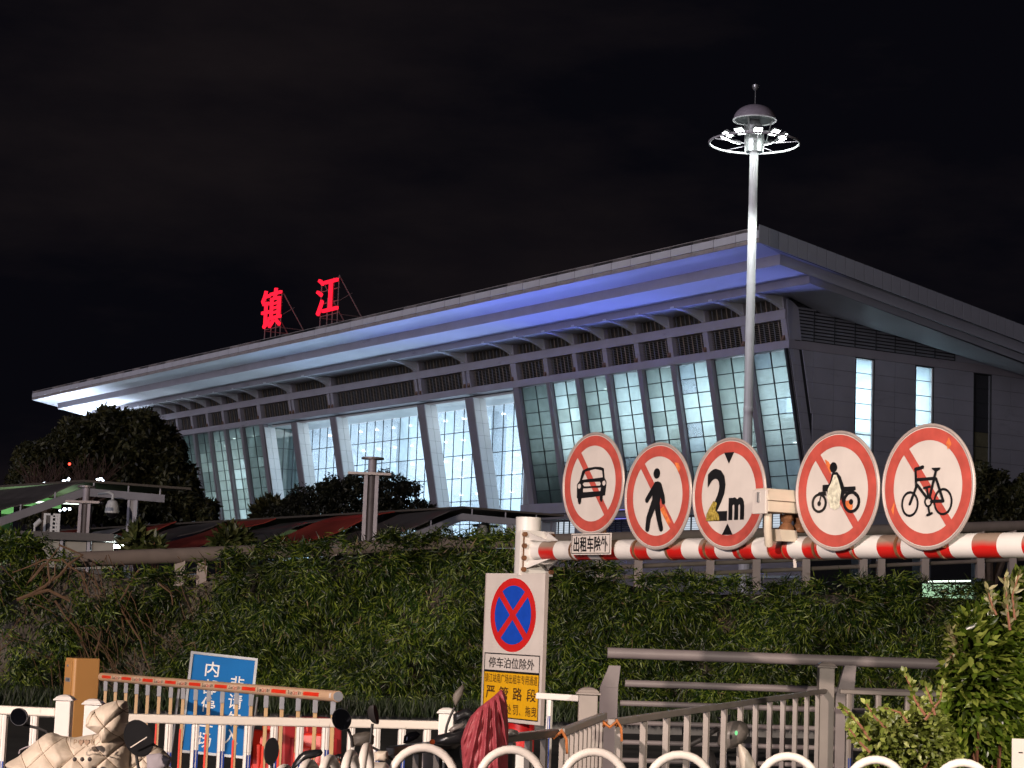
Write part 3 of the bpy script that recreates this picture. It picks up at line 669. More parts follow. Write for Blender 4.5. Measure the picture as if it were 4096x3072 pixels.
# ------------------------------------------------------------------ height limit gantry with round signs
mat('white_film', (.66,.60,.56), .4, noise=.07, nscale=5, stain=((.5,.44,.40), (1.5,1.5,7), .66))
mat('red_film', (.50,.085,.065), .42, noise=.18, nscale=9, stain=((.66,.2,.1), (3,3,8), .63))
mat('red_bright', (.62,.02,.02), .35, noise=.12, nscale=6)
mat('black_film', (.012,.012,.014), .3, noise=.3, nscale=8)
mat('gold_film', (.65,.48,.1), .25, metal=.4, noise=.5, nscale=40, bump=.6, bscale=60)
mat('silver_film', (.80,.78,.62), .3, metal=.15, noise=.35, nscale=30, bump=.5, bscale=60)
mat('orange_patch', (.75,.2,.06), .4, noise=.3, nscale=25)
mat('alu_rim', (.55,.47,.44), .4, metal=.35)
mat('rust', (.18,.075,.03), .85, noise=.35, nscale=18, stain=((.3,.24,.19),(9,9,9),.56))
mat('white_paint', (.78,.75,.72), .38, noise=.04, nscale=3, stain=((.42,.33,.27),(2,2,5),.68), coat=.15)
mat('blue_film', (.01,.07,.50), .4, noise=.1, nscale=12)
mat('yellow_film', (.80,.42,.01), .42, noise=.06, nscale=20)
mat('brown_print', (.05,.015,.01), .5)
E1 = Vector((.559,-.829,0)); NN = Vector((-.829,-.559,0)); RZ = math.atan2(-.829,.559)
P3 = Vector((1.58,14.62,0)) - NN*.10
PZ = 2.157; tof = lambda t: P3 - E1*t        # t grows away from the camera
gt = thing('height_limit_gantry', 'white gantry post carrying a red and white striped height bar across the lane', 'gantry', tof(2.65), RZ)
# local x runs along the bar towards the camera (right in the picture), local -y faces the viewer
CR = .107
ctop = atY(2111, 2070, tof(2.65).y).z
MB().tube([(0,0,0),(0,0,ctop)], CR, 32).build('post', 'white_paint', gt, smooth=True)
MB().tube([(0,0,.50),(0,0,.765)], CR+.004, 32).build('reflective_band', 'red_bright', gt, smooth=True)
MB().tube([(0,0,.767),(0,0,.80)], CR+.003, 32).build('reflective_band', 'white_film', gt, smooth=True)
# flange plate, perpendicular to the bar
MB().box(CR+.005,CR+.03,-.165,.175,PZ-.21,PZ+.165).build('flange', 'white_paint', gt, bevel=.003)
MB().box(CR-.04,CR+.003,-.15,.16,PZ-.20,PZ+.155).build('flange', 'white_paint', gt, bevel=.003)
MB().tube([(CR+.03,0,PZ),(.405,0,PZ)], .0795, 28).build('stub_pipe', 'white_paint', gt, smooth=True)
for y, z in ((-.135,.13),(-.135,.035),(-.135,-.065),(-.135,-.16),(.145,.13),(.145,-.17)):
    MB().tube([(CR+.03,y,PZ+z),(CR+.055,y,PZ+z)], .022, 6).build('bolt', 'rust', gt)
for sz in (1,-1):
    for sy in (-1,1):
        MB().hexa([(CR+.03,sy*.07-.006,PZ+sz*.085),(CR+.30,sy*.05-.006,PZ+sz*.07),(CR+.30,sy*.05+.006,PZ+sz*.07),(CR+.03,sy*.07+.006,PZ+sz*.085)],
                  [(CR+.03,sy*.12-.006,PZ+sz*.155),(CR+.08,sy*.10-.006,PZ+sz*.14),(CR+.08,sy*.10+.006,PZ+sz*.14),(CR+.03,sy*.12+.006,PZ+sz*.155)]).build('gusset', 'white_paint', gt)
rs = MB()
for y0_, z0_, z1_ in ((-.135,.11,.055),(-.135,.015,-.045),(-.135,-.085,-.14)): rs.box(CR+.0305,CR+.0325,y0_-.008,y0_+.006,PZ+z1_,PZ+z0_)
rs.build('rust_streak', 'rust', gt)
# the bar with painted stripes; red film has greyed on its dusty top
BM = bpy.data.materials.new('dusty_red'); MATS['dusty_red'] = BM; BM.use_nodes = True; nt = BM.node_tree; b = nt.nodes['Principled BSDF']; b.inputs['Roughness'].default_value = .35
ge = nt.nodes.new('ShaderNodeNewGeometry'); sx = nt.nodes.new('ShaderNodeSeparateXYZ'); nt.links.new(ge.outputs['Normal'], sx.inputs[0])
n1 = nt.nodes.new('ShaderNodeTexNoise'); n1.inputs['Scale'].default_value = 9; tcc = nt.nodes.new('ShaderNodeTexCoord'); nt.links.new(tcc.outputs['Object'], n1.inputs['Vector'])
ad = nt.nodes.new('ShaderNodeMath'); ad.operation = 'MULTIPLY_ADD'; ad.inputs[1].default_value = .35; nt.links.new(n1.outputs['Fac'], ad.inputs[0]); nt.links.new(sx.outputs['Z'], ad.inputs[2])
mr = nt.nodes.new('ShaderNodeMapRange'); mr.inputs[1].default_value = .02; mr.inputs[2].default_value = .62; nt.links.new(ad.outputs[0], mr.inputs[0])
mx = nt.nodes.new('ShaderNodeMix'); mx.data_type = 'RGBA'; mx.inputs[6].default_value = (.58,.015,.012,1); mx.inputs[7].default_value = (.30,.22,.17,1)
nt.links.new(mr.outputs[0], mx.inputs[0]); nt.links.new(mx.outputs[2], b.inputs['Base Color'])
tl = .405; xs_ = tl; k = 0; br = .080
XE = 2.65+4.2
def onbar(px):   # position along the bar (local x) seen at source pixel column px
    d = ray(px, 2200); k_ = 0
    o = tof(2.65); den = E1.x - d.x*E1.y
    return (d.x*o.y - o.x)/den
edges_px = [2184,2243,2322,2376,2426,2487,2552,2618,2695,2756,2826,2890,2960,3038,3100,3180,3240,3300,3372,3448,3540,3636,3724,3830,3920,4020,4120,4230,4350]
ex = [onbar(p) for p in edges_px]
for k in range(len(ex)-1):
    MB().tube([(ex[k],0,PZ),(ex[k+1],0,PZ)], br, 28, cap=False).build('bar_stripe', 'dusty_red' if k % 2 == 0 else 'white_paint', gt, smooth=True)
for p in (2310,2428,2565,2695,2848,2985,3285,3435,3615,3785):
    x = onbar(p); MB().tube([(x-.012,0,PZ),(x+.012,0,PZ)], br+.006, 28).build('clamp_band', 'rust', gt, smooth=True)
MB().tube([(onbar(3105)-.003,0,PZ),(onbar(3105)+.003,0,PZ)], br+.005, 20).build('clamp_band', 'rust', gt); MB().tube([(onbar(3160)-.004,0,PZ),(onbar(3160)+.004,0,PZ)], br+.005, 20).build('clamp_band', 'rust', gt)
MB().hexa([(onbar(3180),-.01,PZ-.14),(onbar(3188),-.01,PZ-.14),(onbar(3188),.0,PZ-.14),(onbar(3180),.0,PZ-.14)],[(onbar(3175),-.01,PZ-.05),(onbar(3183),-.01,PZ-.05),(onbar(3183),.0,PZ-.05),(onbar(3175),.0,PZ-.05)]).build('tape_end', 'white_film', gt)

def round_sign(px, py, dia, label, deco):
    d = ray(px, py); o = tof(2.65)+NN*.12; den = E1.x - d.x*E1.y
    u = (d.x*o.y - o.x)/den; P = o + E1*u; P.z = 1.6 + d.z*P.y
    t = thing('round_road_sign', label, 'road sign', P, RZ, 'round prohibition signs clamped on the striped bar')
    r = dia/2
    MB().prism(circ(0,0,r,n=64), 'y', 0, .006).build('plate', 'alu_rim', t)
    MB().tube([(r*math.cos(2*math.pi*k/72), .0, r*math.sin(2*math.pi*k/72)) for k in range(72)], .011, 8, closed=True).build('rim', 'alu_rim', t, smooth=True)
    flat([circ(0,0,r*.97,n=72)], 'face', 'white_film', t, .002)
    flat([[circ(0,0,r*.955,n=72), circ(0,0,r*.755,n=72)]], 'red_ring', 'red_film', t, .004)
    for x in (-.11,.11): MB().box(x-.02,x+.02,.007,.05,-r*.98,r*.3).build('mounting_bracket', 'rust', t)
    deco(t, r)
    return t
def slash(t, r, w=.075):
    a = R(-51); c, s = math.cos(a), math.sin(a); L = r*.76
    dx, dz = c*L, s*L; nx, nz = -s*w*r, c*w*r
    flat([[(-dx+nx,-dz+nz),(-dx-nx,-dz-nz),(dx-nx,dz-nz),(dx+nx,dz+nz)]], 'slash_bar', 'red_film', t, .0045)
S_ = lambda P, r: [(x*r, z*r) for x, z in P]
def d_car(t, r):
    slash(t, r)
    o = [(-.35,.27),(-.18,.315),(.08,.33),(.25,.32),(.36,.29),(.40,.09),(.46,.03),(.46,-.06),(.43,-.25),(.355,-.255),(.355,-.33),(.34,-.37),(.30,-.375),(.26,-.33),(.26,-.26),(-.36,-.285),(-.36,-.35),(-.39,-.40),(-.44,-.40),(-.475,-.35),(-.475,-.285),(-.51,-.28),(-.52,-.01),(-.43,.075)]
    h = [S_([(-.25,.245),(.08,.285),(.31,.245),(.34,.11),(-.35,.085)], r), S_([(-.33,.0),(-.28,.03),(.25,.03),(.28,-.02),(.25,-.05),(-.28,-.05)], r), S_([(-.31,-.09),(.29,-.09),(.27,-.16),(-.31,-.165)], r),
         S_(circ(-.44,-.04,.058,.05,14), r), S_(circ(.38,-.005,.058,.05,14), r)]
    flat([[S_(o, r)]+h], 'car_symbol', 'black_film', t, .006)
def d_ped(t, r):
    slash(t, r)
    flat([S_(circ(-.03,.43,.10,.10,24), r), S_([(-.14,.20),(-.08,.27),(.02,.28),(.10,.22),(.12,.05),(.08,-.16),(-.16,-.16),(-.14,.02)], r),
          S_(caps((-.08,.17),(-.31,-.07),.065,.055), r), S_(caps((.06,.2),(.17,-.02),.065,.06), r), S_(caps((.17,-.02),(.20,-.12),.06,.05), r),
          S_(caps((-.09,-.14),(-.24,-.42),.085,.07), r), S_(caps((-.24,-.42),(-.27,-.62),.07,.06), r), S_(caps((.0,-.14),(.07,-.40),.085,.07), r), S_(caps((.07,-.40),(.15,-.62),.07,.06), r)], 'pedestrian_symbol', 'black_film', t, .006)
    flat([S_([(.10,-.26),(.20,-.20),(.43,-.50),(.36,-.57)], r), S_([(.50,.62),(.57,.50),(.62,.42),(.68,.5),(.62,.6)], r)], 'faded_patch', 'orange_patch', t, .0052)
def d_2m(t, r):
    lettering('2', -.31*r, -.01*r, .58*r, .96*r, 'height_figure', 'black_film', t, .006, bold=.022)
    lettering('m', .235*r, -.275*r, .43*r, .41*r, 'height_figure', 'black_film', t, .006, bold=.05)
    flat([S_([(-.14,.755),(.14,.755),(0,.55)], r)], 'limit_arrow', 'black_film', t, .006); flat([S_([(-.15,-.745),(.15,-.745),(0,-.54)], r)], 'limit_arrow', 'black_film', t, .006)
    flat([S_([(-.60,-.48),(-.22,-.48),(-.24,-.38),(-.34,-.3),(-.30,-.16),(-.40,-.12),(-.52,-.26),(-.59,-.36)], r)], 'worn_gold_film', 'gold_film', t, .0085)
def d_moto(t, r):
    slash(t, r)
    flat([[S_(circ(-.42,-.20,.19,.17,30), r), S_(circ(-.42,-.20,.135,.125,30), r)]], 'motorcycle_symbol', 'black_film', t, .0061); flat([[S_(circ(.37,-.20,.21,.19,30), r), S_(circ(.37,-.20,.145,.135,30), r)]], 'motorcycle_symbol', 'black_film', t, .0062)
    flat([
          S_(circ(-.42,-.21,.045,.045,12), r), S_(circ(.36,-.2,.05,.05,12), r), S_(caps((-.42,-.2),(-.36,-.03),.014), r),
          S_([(-.34,.11),(-.2,.11),(-.2,.0),(-.34,.0)], r), S_(circ(-.08,.40,.09,.09,20), r), S_([(-.11,.31),(.01,.32),(.10,.24),(.21,.02),(.16,-.06),(.12,-.16),(-.02,-.20),(-.2,-.1),(-.26,.06),(-.16,.14)], r),
          S_([(.18,.06),(.46,.06),(.47,.0),(.40,-.02),(.18,-.03)], r), S_([(-.52,-.08),(-.42,-.01),(-.26,-.0),(-.24,-.08),(-.4,-.06)], r), S_([(.14,-.03),(.32,-.03),(.55,-.1),(.56,-.17),(.4,-.06),(.2,-.06),(.14,-.25)], r)], 'motorcycle_symbol', 'black_film', t, .006)
    flat([S_([(-.07,.27),(.0,.27),(.06,.16),(.12,.0),(.10,-.12),(.09,-.28),(-.02,-.33),(-.14,-.28),(-.22,-.1),(-.2,.04),(-.13,.13)], r)], 'worn_silver_film', 'silver_film', t, .0085)
    flat([S_(circ(.30,-.27,.10,.10,16), r), S_([(-.3,.55),(-.2,.5),(-.1,.36),(-.16,.3),(-.26,.44)], r)], 'faded_patch', 'orange_patch', t, .0052)
def d_bike(t, r):
    slash(t, r)
    B = [(-.16,.27),(-.10,-.22+.22)]
    rr = .026
    flat([[S_(circ(-.38,-.27,.195,.21,34), r), S_(circ(-.38,-.27,.155,.17,34), r)], [S_(circ(.35,-.25,.205,.22,34), r), S_(circ(.35,-.25,.165,.18,34), r)], [S_(circ(.03,-.24,.09,.095,20), r), S_(circ(.03,-.24,.055,.06,20), r)],
          S_(caps((-.38,-.27),(-.24,.0),rr), r), S_(caps((-.24,.0),(-.26,.29),rr), r), S_(caps((-.26,.29),(-.10,.32),.03), r), S_(caps((-.22,.12),(.16,.13),rr), r), S_(caps((-.22,.04),(.0,-.18),rr), r),
          S_(caps((.06,-.18),(.20,.27),rr), r), S_(caps((.20,.12),(.36,-.24),rr), r), S_(caps((.36,-.24),(.10,-.24),rr), r), S_([(.10,.30),(.29,.30),(.28,.265),(.20,.23),(.12,.27)], r),
          S_(caps((.03,-.15),(.0,-.02),.02), r), S_(caps((-.06,-.02),(.06,.0),.02), r), S_(caps((.04,-.33),(.07,-.44),.02), r), S_(caps((.02,-.46),(.12,-.43),.02), r)], 'bicycle_symbol', 'black_film', t, .006)
    flat([S_([(-.80,-.35),(-.72,-.2),(-.75,-.45)], r), S_([(.4,.68),(.46,.78),(.52,.66),(.44,.58)], r)], 'faded_patch', 'orange_patch', t, .0052)
round_sign(2372,1934,.80,'round no motor vehicles sign with a front view of a car, above the small plate',d_car)
round_sign(2631,1984,.80,'round no pedestrians sign with a walking figure',d_ped)
round_sign(2915,1975,.80,'round height limit sign reading 2m between two black triangles',d_2m)
round_sign(3348,1963,.80,'round no motorcycles sign with a rider whose film is worn silver',d_moto)
round_sign(3711,1947,.80,'round no bicycles sign with a bicycle silhouette',d_bike)
# small plate under the first sign
d = ray(2363,2176); o = tof(2.65)+NN*.135; u = (d.x*o.y-o.x)/(E1.x-d.x*E1.y); P = o+E1*u; P.z = 1.6+d.z*P.y
t = thing('supplementary_plate', 'small white rectangular plate with black Chinese characters on the striped bar', 'road sign', P, RZ)
MB().box(-.265,.265,0,.006,-.085,.085).build('plate', 'white_film', t, bevel=.002)
flat([[[(-.255,-.076),(.255,-.076),(.255,.076),(-.255,.076)],[(-.249,-.070),(-.249,.070),(.249,.070),(.249,-.070)]]], 'border_line', 'black_film', t, .002)
lettering('\u51fa\u79df\u8f66\u9664\u5916', 0, 0, .455, .125, 'inscription', 'black_film', t, .003, bold=.018)
# CCTV housing and its bracket on the bar
mat('cam_cream', (.62,.54,.44), .45, noise=.08, nscale=6, stain=((.4,.3,.2),(4,4,8),.64))
P = atY(3112,2010,14.02)
t = thing('security_camera', 'cream box security camera lying lengthwise above the striped bar', 'camera', P, R(30))
MB().prism([(-.10,-.075),(.05,-.075),(.055,.02),(.035,.075),(-.07,.075),(-.095,.0)], 'x', -.16, .42).build('housing', 'cam_cream', t, bevel=.006)
MB().prism([(-.115,.004),(.07,.004),(.072,.014),(.045,.088),(-.078,.088),(-.11,.014)], 'x', -.17, .43).build('sunshield', 'cam_cream', t, bevel=.004)
MB().box(-.185,-.161,-.098,.052,-.09,.078).build('end_cap', 'white_film', t, bevel=.004); MB().box(-.196,-.186,-.035,-.015,-.01,.06).build('latch', 'steel', t)
MB().tube([(-.10,-.02,-.08),(-.10,-.02,-.20),(-.05,.03,-.30)], .028, 10).build('conduit', 'cam_cream', t, smooth=True)
MB().lathe([(.05,-.08),(.05,-.11),(.03,-.14),(.055,-.17),(.055,-.2)], 12, (.08,0,0)).build('ball_joint', 'rust', t); MB().lathe([(.05,-.08),(.05,-.11),(.03,-.14),(.055,-.17),(.055,-.2)], 12, (.19,0,0)).build('ball_joint', 'rust', t)
MB().hexa([(.0,-.06,-.27),(.14,-.06,-.27),(.14,.06,-.27),(.0,.06,-.27)],[(-.03,-.06,-.19),(.12,-.06,-.19),(.12,.06,-.19),(-.03,.06,-.19)]).build('base_bracket', 'cam_cream', t)
# no stopping sign on the post
d = ray(2050,2590); o = tof(2.65)+NN*.155; u = (d.x*o.y-o.x)/(E1.x-d.x*E1.y); P = o+E1*u; P.z = 1.6+d.z*P.y
t = thing('no_stopping_sign', 'tall sign with a blue and red disc above white and yellow text panels', 'road sign', P, RZ)
PW, PH = .435, .612
MB().box(-PW,PW,0,.02,-PH,PH).build('plate', 'white_film', t, bevel=.004)
MB().box(PW,PW+.01,.0,.03,-PH,PH).box(-PW-.01,-PW,.0,.03,-PH,PH).build('edge_channel', 'alu_rim', t)
cx, cz, r = -.01, PH-.345, .305
RX_ = .335
flat([circ(cx,cz,RX_,r,64)], 'red_disc', 'red_bright', t, .002)
def sect(a0, a1):
    A = [(cx+RX_*.80*math.cos(R(a0+(a1-a0)*i/16)), cz+r*.80*math.sin(R(a0+(a1-a0)*i/16))) for i in range(17)]
    am = R((a0+a1)/2); return A+[(cx+RX_*.13*math.cos(am), cz+r*.13*math.sin(am))]
flat([sect(52,128), sect(142,218), sect(232,308), sect(-38,38)], 'blue_sector', 'blue_film', t, .003)
def frame(x0,x1,z0,z1,w_): return [[(x0,z0),(x1,z0),(x1,z1),(x0,z1)],[(x0+w_,z0+w_),(x0+w_,z1-w_),(x1-w_,z1-w_),(x1-w_,z0+w_)]]
flat([[(-.405,PH-1.19),(.40,PH-1.19),(.40,PH-.815),(-.405,PH-.815)]], 'yellow_panel', 'yellow_film', t, .002)
flat([frame(-.41,.405,PH-.815,PH-.665,.009), frame(-.41,.405,PH-1.195,PH-.815,.009)], 'border_line', 'black_film', t, .003)
lettering('\u505c\u8f66\u6cca\u4f4d\u9664\u5916', -.005, PH-.742, .67, .088, 'inscription', 'black_film', t, .004, bold=.004)
lettering('\u9547\u6c5f\u7ad9\u5357\u5e7f\u573a\u51fa\u79df\u8f66\u4e13\u7528\u901a\u9053', -.005, PH-.872, .77, .076, 'inscription', 'brown_print', t, .004, bold=.0)
for ch, x in (('\u4e25',-.30),('\u7ba1',-.10),('\u8def',.10),('\u6bb5',.30)): lettering(ch, x, PH-.99, .135, .105, 'inscription', 'brown_print', t, .004, bold=.010)
for ch, x in (('\u8fdd',-.34),('\u505c',-.22),('\u5904',-.02),('\u7f5a',.08),('\u62d6',.26),('\u66f3',.345)): lettering(ch, x, PH-1.12, .075, .082, 'inscription', 'brown_print', t, .004, bold=.004)
lettering('\u3001', .145, PH-1.15, .02, .02, 'inscription', 'brown_print', t, .004)
rb = MB()
for k in range(24): rb.box(-PW+.004, PW-.004, -.0010, 0, PH-.02-k*.026, PH-.008-k*.026)
rb.build('pressed_rib', 'white_film', t)

# ------------------------------------------------------------------ upper road guard rail behind the hedge
mat('rail_warm_lit', (.42,.35,.32), .5, noise=.12, nscale=3, stain=((.24,.18,.15),(1,1,4),.62)); mat('rail_grey', (.27,.23,.23), .5, noise=.12, nscale=3, stain=((.16,.12,.10),(1,1,4),.62))  # upper rail is a paler copy with warm lamp light in its colour
gr_ = thing('bridge_railing', 'long thick grey pipe railing of the ramp above the hedge', 'railing', (-7,30,0))
rl = lambda s: Vector((0+s*22.5, s*16.0, 0)) + Vector((0,0,0))
def rp(px, py, Y): return atY(px, py, Y)-Vector((-7,30,0))
A = rp(280,2240,30.2); Bm = rp(2050,2165,37.5); Cc = rp(4250,2098,46.5)
MB().tube([A, A.lerp(Bm,.5), Bm, Bm.lerp(Cc,.5), Cc], .118, 16).build('top_rail', 'rail_warm_lit', gr_, smooth=True)
for dz, r in ((-.36,.045),(-.56,.045),(-.76,.045)):
    q = Vector((0,.05,dz)); MB().tube([A+q, Bm+q, Cc+q], r, 10).build('lower_rail', 'rail_warm_lit', gr_, smooth=True)
for px in (660,740,1240,1960,2080,2345,2480,2740,2915,3110,3345,3420,3610,3860,4010):
    f = (px-280)/(2050-280) if px < 2050 else (px-2050)/(4250-2050)
    c = A.lerp(Bm, f) if px < 2050 else Bm.lerp(Cc, f)
    MB().hexa([(c.x-.10,c.y-.12,c.z-1.15),(c.x+.06,c.y-.12,c.z-1.15),(c.x+.06,c.y+.14,c.z-1.15),(c.x-.10,c.y+.14,c.z-1.15)],
              [(c.x-.10,c.y-.05,c.z-.03),(c.x+.06,c.y-.05,c.z-.03),(c.x+.06,c.y+.10,c.z-.03),(c.x-.10,c.y+.10,c.z-.03)]).build('post', 'rail_warm_lit', gr_)
# ramp retaining wall behind the leaves
HY = lambda x: 29.0 + (x+8)*.16     # hedge plane
mat('stone_wall', (.17,.145,.12), .9, noise=.45, nscale=2.2, bump=.9, bscale=7, stain=((.10,.085,.07),(1.3,1.3,1.3),.52))
rw = MB()
def wtop(px): return 0
prof_px = [(-80,2235),(0,2225),(280,2240),(560,2300),(760,2310),(900,2275),(1200,2240),(2050,2235),(2300,2330),(2700,2345),(3100,2340),(3600,2350),(4200,2370)]
W0 = []
for px, py in prof_px:
    # point on the hedge plane
    Y = 29; 
    for _ in range(6): Y = HY(ray(px,py).x*Y)+.55
    W0.append(atY(px, py+36, Y))
for i in range(len(W0)-1):
    a, b = W0[i], W0[i+1]
    rw.hexa([(a.x,a.y,0),(b.x,b.y,0),(b.x,b.y+.5,0),(a.x,a.y+.5,0)], [(a.x,a.y,a.z),(b.x,b.y,b.z),(b.x,b.y+.5,b.z),(a.x,a.y+.5,a.z)])
tag(rw.build('retaining_wall', 'stone_wall'), 'rough stone retaining wall behind the bamboo leaves, bare in patches at the left', 'wall')
kb = MB()
for i in range(30):
    x = -14+i*.98;  
    y = HY(x)-1.35; y2 = HY(x+.97)-1.35
    kb.hexa([(x,y,0),(x+.96,y2,0),(x+.96,y2+.3,0),(x,y+.3,0)], [(x,y,.16),(x+.96,y2,.16),(x+.96,y2+.3,.16),(x,y+.3,.16)])
struct(kb.build('kerb', 'concrete'))
# ------------------------------------------------------------------ bamboo hedge
leafmat('bamboo_leaf', (.028,.066,.008), (.20,.26,.03), .36, .2)
leafmat('dry_leaf', (.20,.145,.07), (.26,.19,.10), .6, .1)
top_px = [(-80,2190),(0,2175),(150,2200),(300,2262),(450,2310),(620,2330),(760,2300),(820,2275),(950,2235),(1200,2205),(1500,2180),(1800,2162),(2050,2165),(2200,2228),(2350,2275),(2600,2330),(2900,2350),(3150,2368),(3400,2350),(3600,2340),(3800,2378),(4200,2400)]
tx = np.array([p[0] for p in top_px], float); ty = np.array([p[1] for p in top_px], float)
def hedge_leaves(n, px0, px1, dens, seed, Lm=.15, Wm=.018, topjit=1.0, clump=9, low=2945):
    g = np.random.default_rng(seed); nc = n//clump
    px = g.uniform(px0, px1, nc*4); u = g.random(nc*4)
    keep = g.random(nc*4) < dens(px, u); px = px[keep][:nc]; u = u[keep][:nc]; nc = len(px)
    tp = np.interp(px, tx, ty) + 12*np.sin(px/37.)+9*np.sin(px/17.+1)
    py = tp + u*(low-tp) ; py = np.where(u < .06, tp - g.uniform(0, 26, nc)*topjit, py)
    Y = np.full(nc, 29.)
    dx = np.array([ray(a, b) for a, b in zip(px, py)])
    for _ in range(6): Y = 29.0 + (dx[:,0]*Y+8)*.16
    bul = .34*np.sin(px/120.+py/90.)+.22*np.sin(px/53.-py/41.)+.12*np.sin(px/21.+py/19.) - g.exponential(.10, nc)*-1
    Y = Y - .05 + bul*.8
    C = np.array(CAM)+dx*Y[:,None]
    C = np.repeat(C, clump, 0) + g.normal(0, [.045,.05,.045], (nc*clump, 3))
    ctl = np.repeat(g.normal(0, .5, (nc,1)), clump, 0)
    D = np.stack([ctl[:,0]+g.normal(0,.55,nc*clump), g.normal(-.45,.35,nc*clump), g.normal(-.62,.42,nc*clump)], 1)
    up = np.repeat(u < .10, clump); D[up,2] += g.uniform(.4,1.1,up.sum())
    N = np.stack([g.normal(0,.5,nc*clump), g.normal(-1,.3,nc*clump), g.normal(.55,.4,nc*clump)], 1)
    L = np.repeat(g.uniform(.65,1.35,nc), clump)*g.uniform(.6,1.3,nc*clump)*Lm; Wd = g.uniform(.7,1.3,nc*clump)*Wm
    return leaves(C, D, N, L, Wd, .22)
he = thing('bamboo_hedge', 'long dark green bamboo-leaf hedge hanging over the ramp wall', 'hedge', (0,0,0))
def dens(px, u):
    left = np.clip((px-80)/900, 0, 1)
    d_ = np.where(px < 900, .30+.28*np.sin(px/83.+u*9)+.2*np.sin(px/31.-u*13)+.25*(u > .72), .62+.30*np.sin(px/61.+u*5)+.25*np.sin(px/27.-u*11)+.15*np.sin(px/140.+u*17))
    return np.clip(d_, .08, 1)
for k in range(6):
    a, b = -60+k*700, -60+(k+1)*700
    V, T = hedge_leaves(33000 if k else 21000, a, b, dens, 10+k, Lm=.135 if k != 0 else .115)
    o = npmesh('foliage', V, T, 'bamboo_leaf', he); o['kind'] = 'stuff'
V, T = hedge_leaves(2200, 300, 4150, lambda p, u: np.ones_like(p)*.6, 77, Lm=.16, clump=3); o = npmesh('dry_leaves', V, T, 'dry_leaf', he); o['kind'] = 'stuff'
mat('hedge_shade', (.012,.016,.008), .95)  # near-black slab colour stands in for shade between the leaves
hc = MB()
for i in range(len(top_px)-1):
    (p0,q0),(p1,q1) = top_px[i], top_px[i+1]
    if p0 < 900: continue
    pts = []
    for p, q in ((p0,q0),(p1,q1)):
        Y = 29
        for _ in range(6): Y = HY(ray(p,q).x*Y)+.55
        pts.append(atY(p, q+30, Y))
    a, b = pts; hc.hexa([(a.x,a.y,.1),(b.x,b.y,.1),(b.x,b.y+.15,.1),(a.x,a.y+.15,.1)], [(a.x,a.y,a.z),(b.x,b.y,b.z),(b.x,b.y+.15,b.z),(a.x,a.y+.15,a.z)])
hc.build('shade_core', 'hedge_shade', he)
# dry climbing stems at the left
mat('dry_stem', (.17,.10,.055), .8, noise=.3, nscale=8)
def hp(px, py, off=0):
    Y = 29
    for _ in range(6): Y = HY(ray(px,py).x*Y)+off
    return atY(px, py, Y)
stem = thing('climbing_vine', 'tangle of dry brown vine stems over the left end of the hedge', 'vine', (0,0,0))
bigs = [((70,2398),(180,2345),(235,2300),(330,2215),(238,2180),(236,2178),.0),((70,2398),(190,2355),(300,2410),(375,2445),(400,2520),(378,2620),.0),((120,2330),(150,2290),(235,2190),.02),((190,2250),(205,2330),(220,2300),(222,2255),.02),((240,2240),(330,2290),(360,2400),(398,2510),.0),((240,2245),(180,2240),(50,2290),.0),((175,2250),(112,2330),.0),
        ((480,2430),(560,2560),(600,2680),.0),((560,2270),(520,2345),(470,2420),(425,2530),.03),((610,2310),(680,2370),(690,2420),.03),((215,2405),(310,2520),(360,2640),.0)]
for k, b_ in enumerate(bigs):
    pts = [hp(p[0], p[1], -.28-b_[-1]) for p in b_[:-1]]
    n = len(pts); sm_ = []
    for i in range(n-1):
        for s in (0,.5): sm_.append(pts[i].lerp(pts[i+1], s)+Vector((random.uniform(-.02,.02),0,random.uniform(-.02,.02))))
    sm_.append(pts[-1]); r0 = .028 if k < 2 else .017
    MB().tube(sm_, [r0*(1-.6*i/len(sm_)) for i in range(len(sm_))], 6).build('stem', 'dry_stem', stem)
tw = MB()
for k in range(190):
    px = random.gauss(330, 190); py = random.uniform(2215, 2720)
    if px < -30 or px > 1000: continue
    ln = random.uniform(25, 150); a = random.gauss(1.2, .55)
    p = [(px, py), (px+ln*.5*math.cos(a)+random.uniform(-8,8), py+ln*.5*math.sin(a)), (px+ln*math.cos(a), py+ln*math.sin(a)*1.05)]
    tw.tube([hp(x, y, -.22-random.random()*.1) for x, y in p], [.006,.005,.003], 4, cap=False)
o = tw.build('twigs', 'dry_stem', stem); o['kind'] = 'stuff'
for k in range(9):
    pass
# low grass and scrub in front of the wall base
leafmat('grass_blade', (.022,.045,.008), (.05,.075,.015), .5, .2)
n = 16000; g = np.random.default_rng(5); X = g.uniform(-11, 12, n); Yg = 28.2+(X+8)*.16 - g.uniform(0, 1.1, n)
C = np.stack([X, Yg, np.full(n, .15)], 1); D = np.stack([g.normal(0,.3,n), g.normal(0,.3,n), np.full(n,1.)], 1); N = np.stack([g.normal(0,.4,n), g.normal(-1,.2,n), g.normal(0,.3,n)], 1)
V, T = leaves(C, D, N, g.uniform(.1,.32,n), np.full(n,.018), .3); o = npmesh('grass', V, T, 'grass_blade'); tag(o, 'strip of short grass along the foot of the hedge', 'grass', kind='stuff')
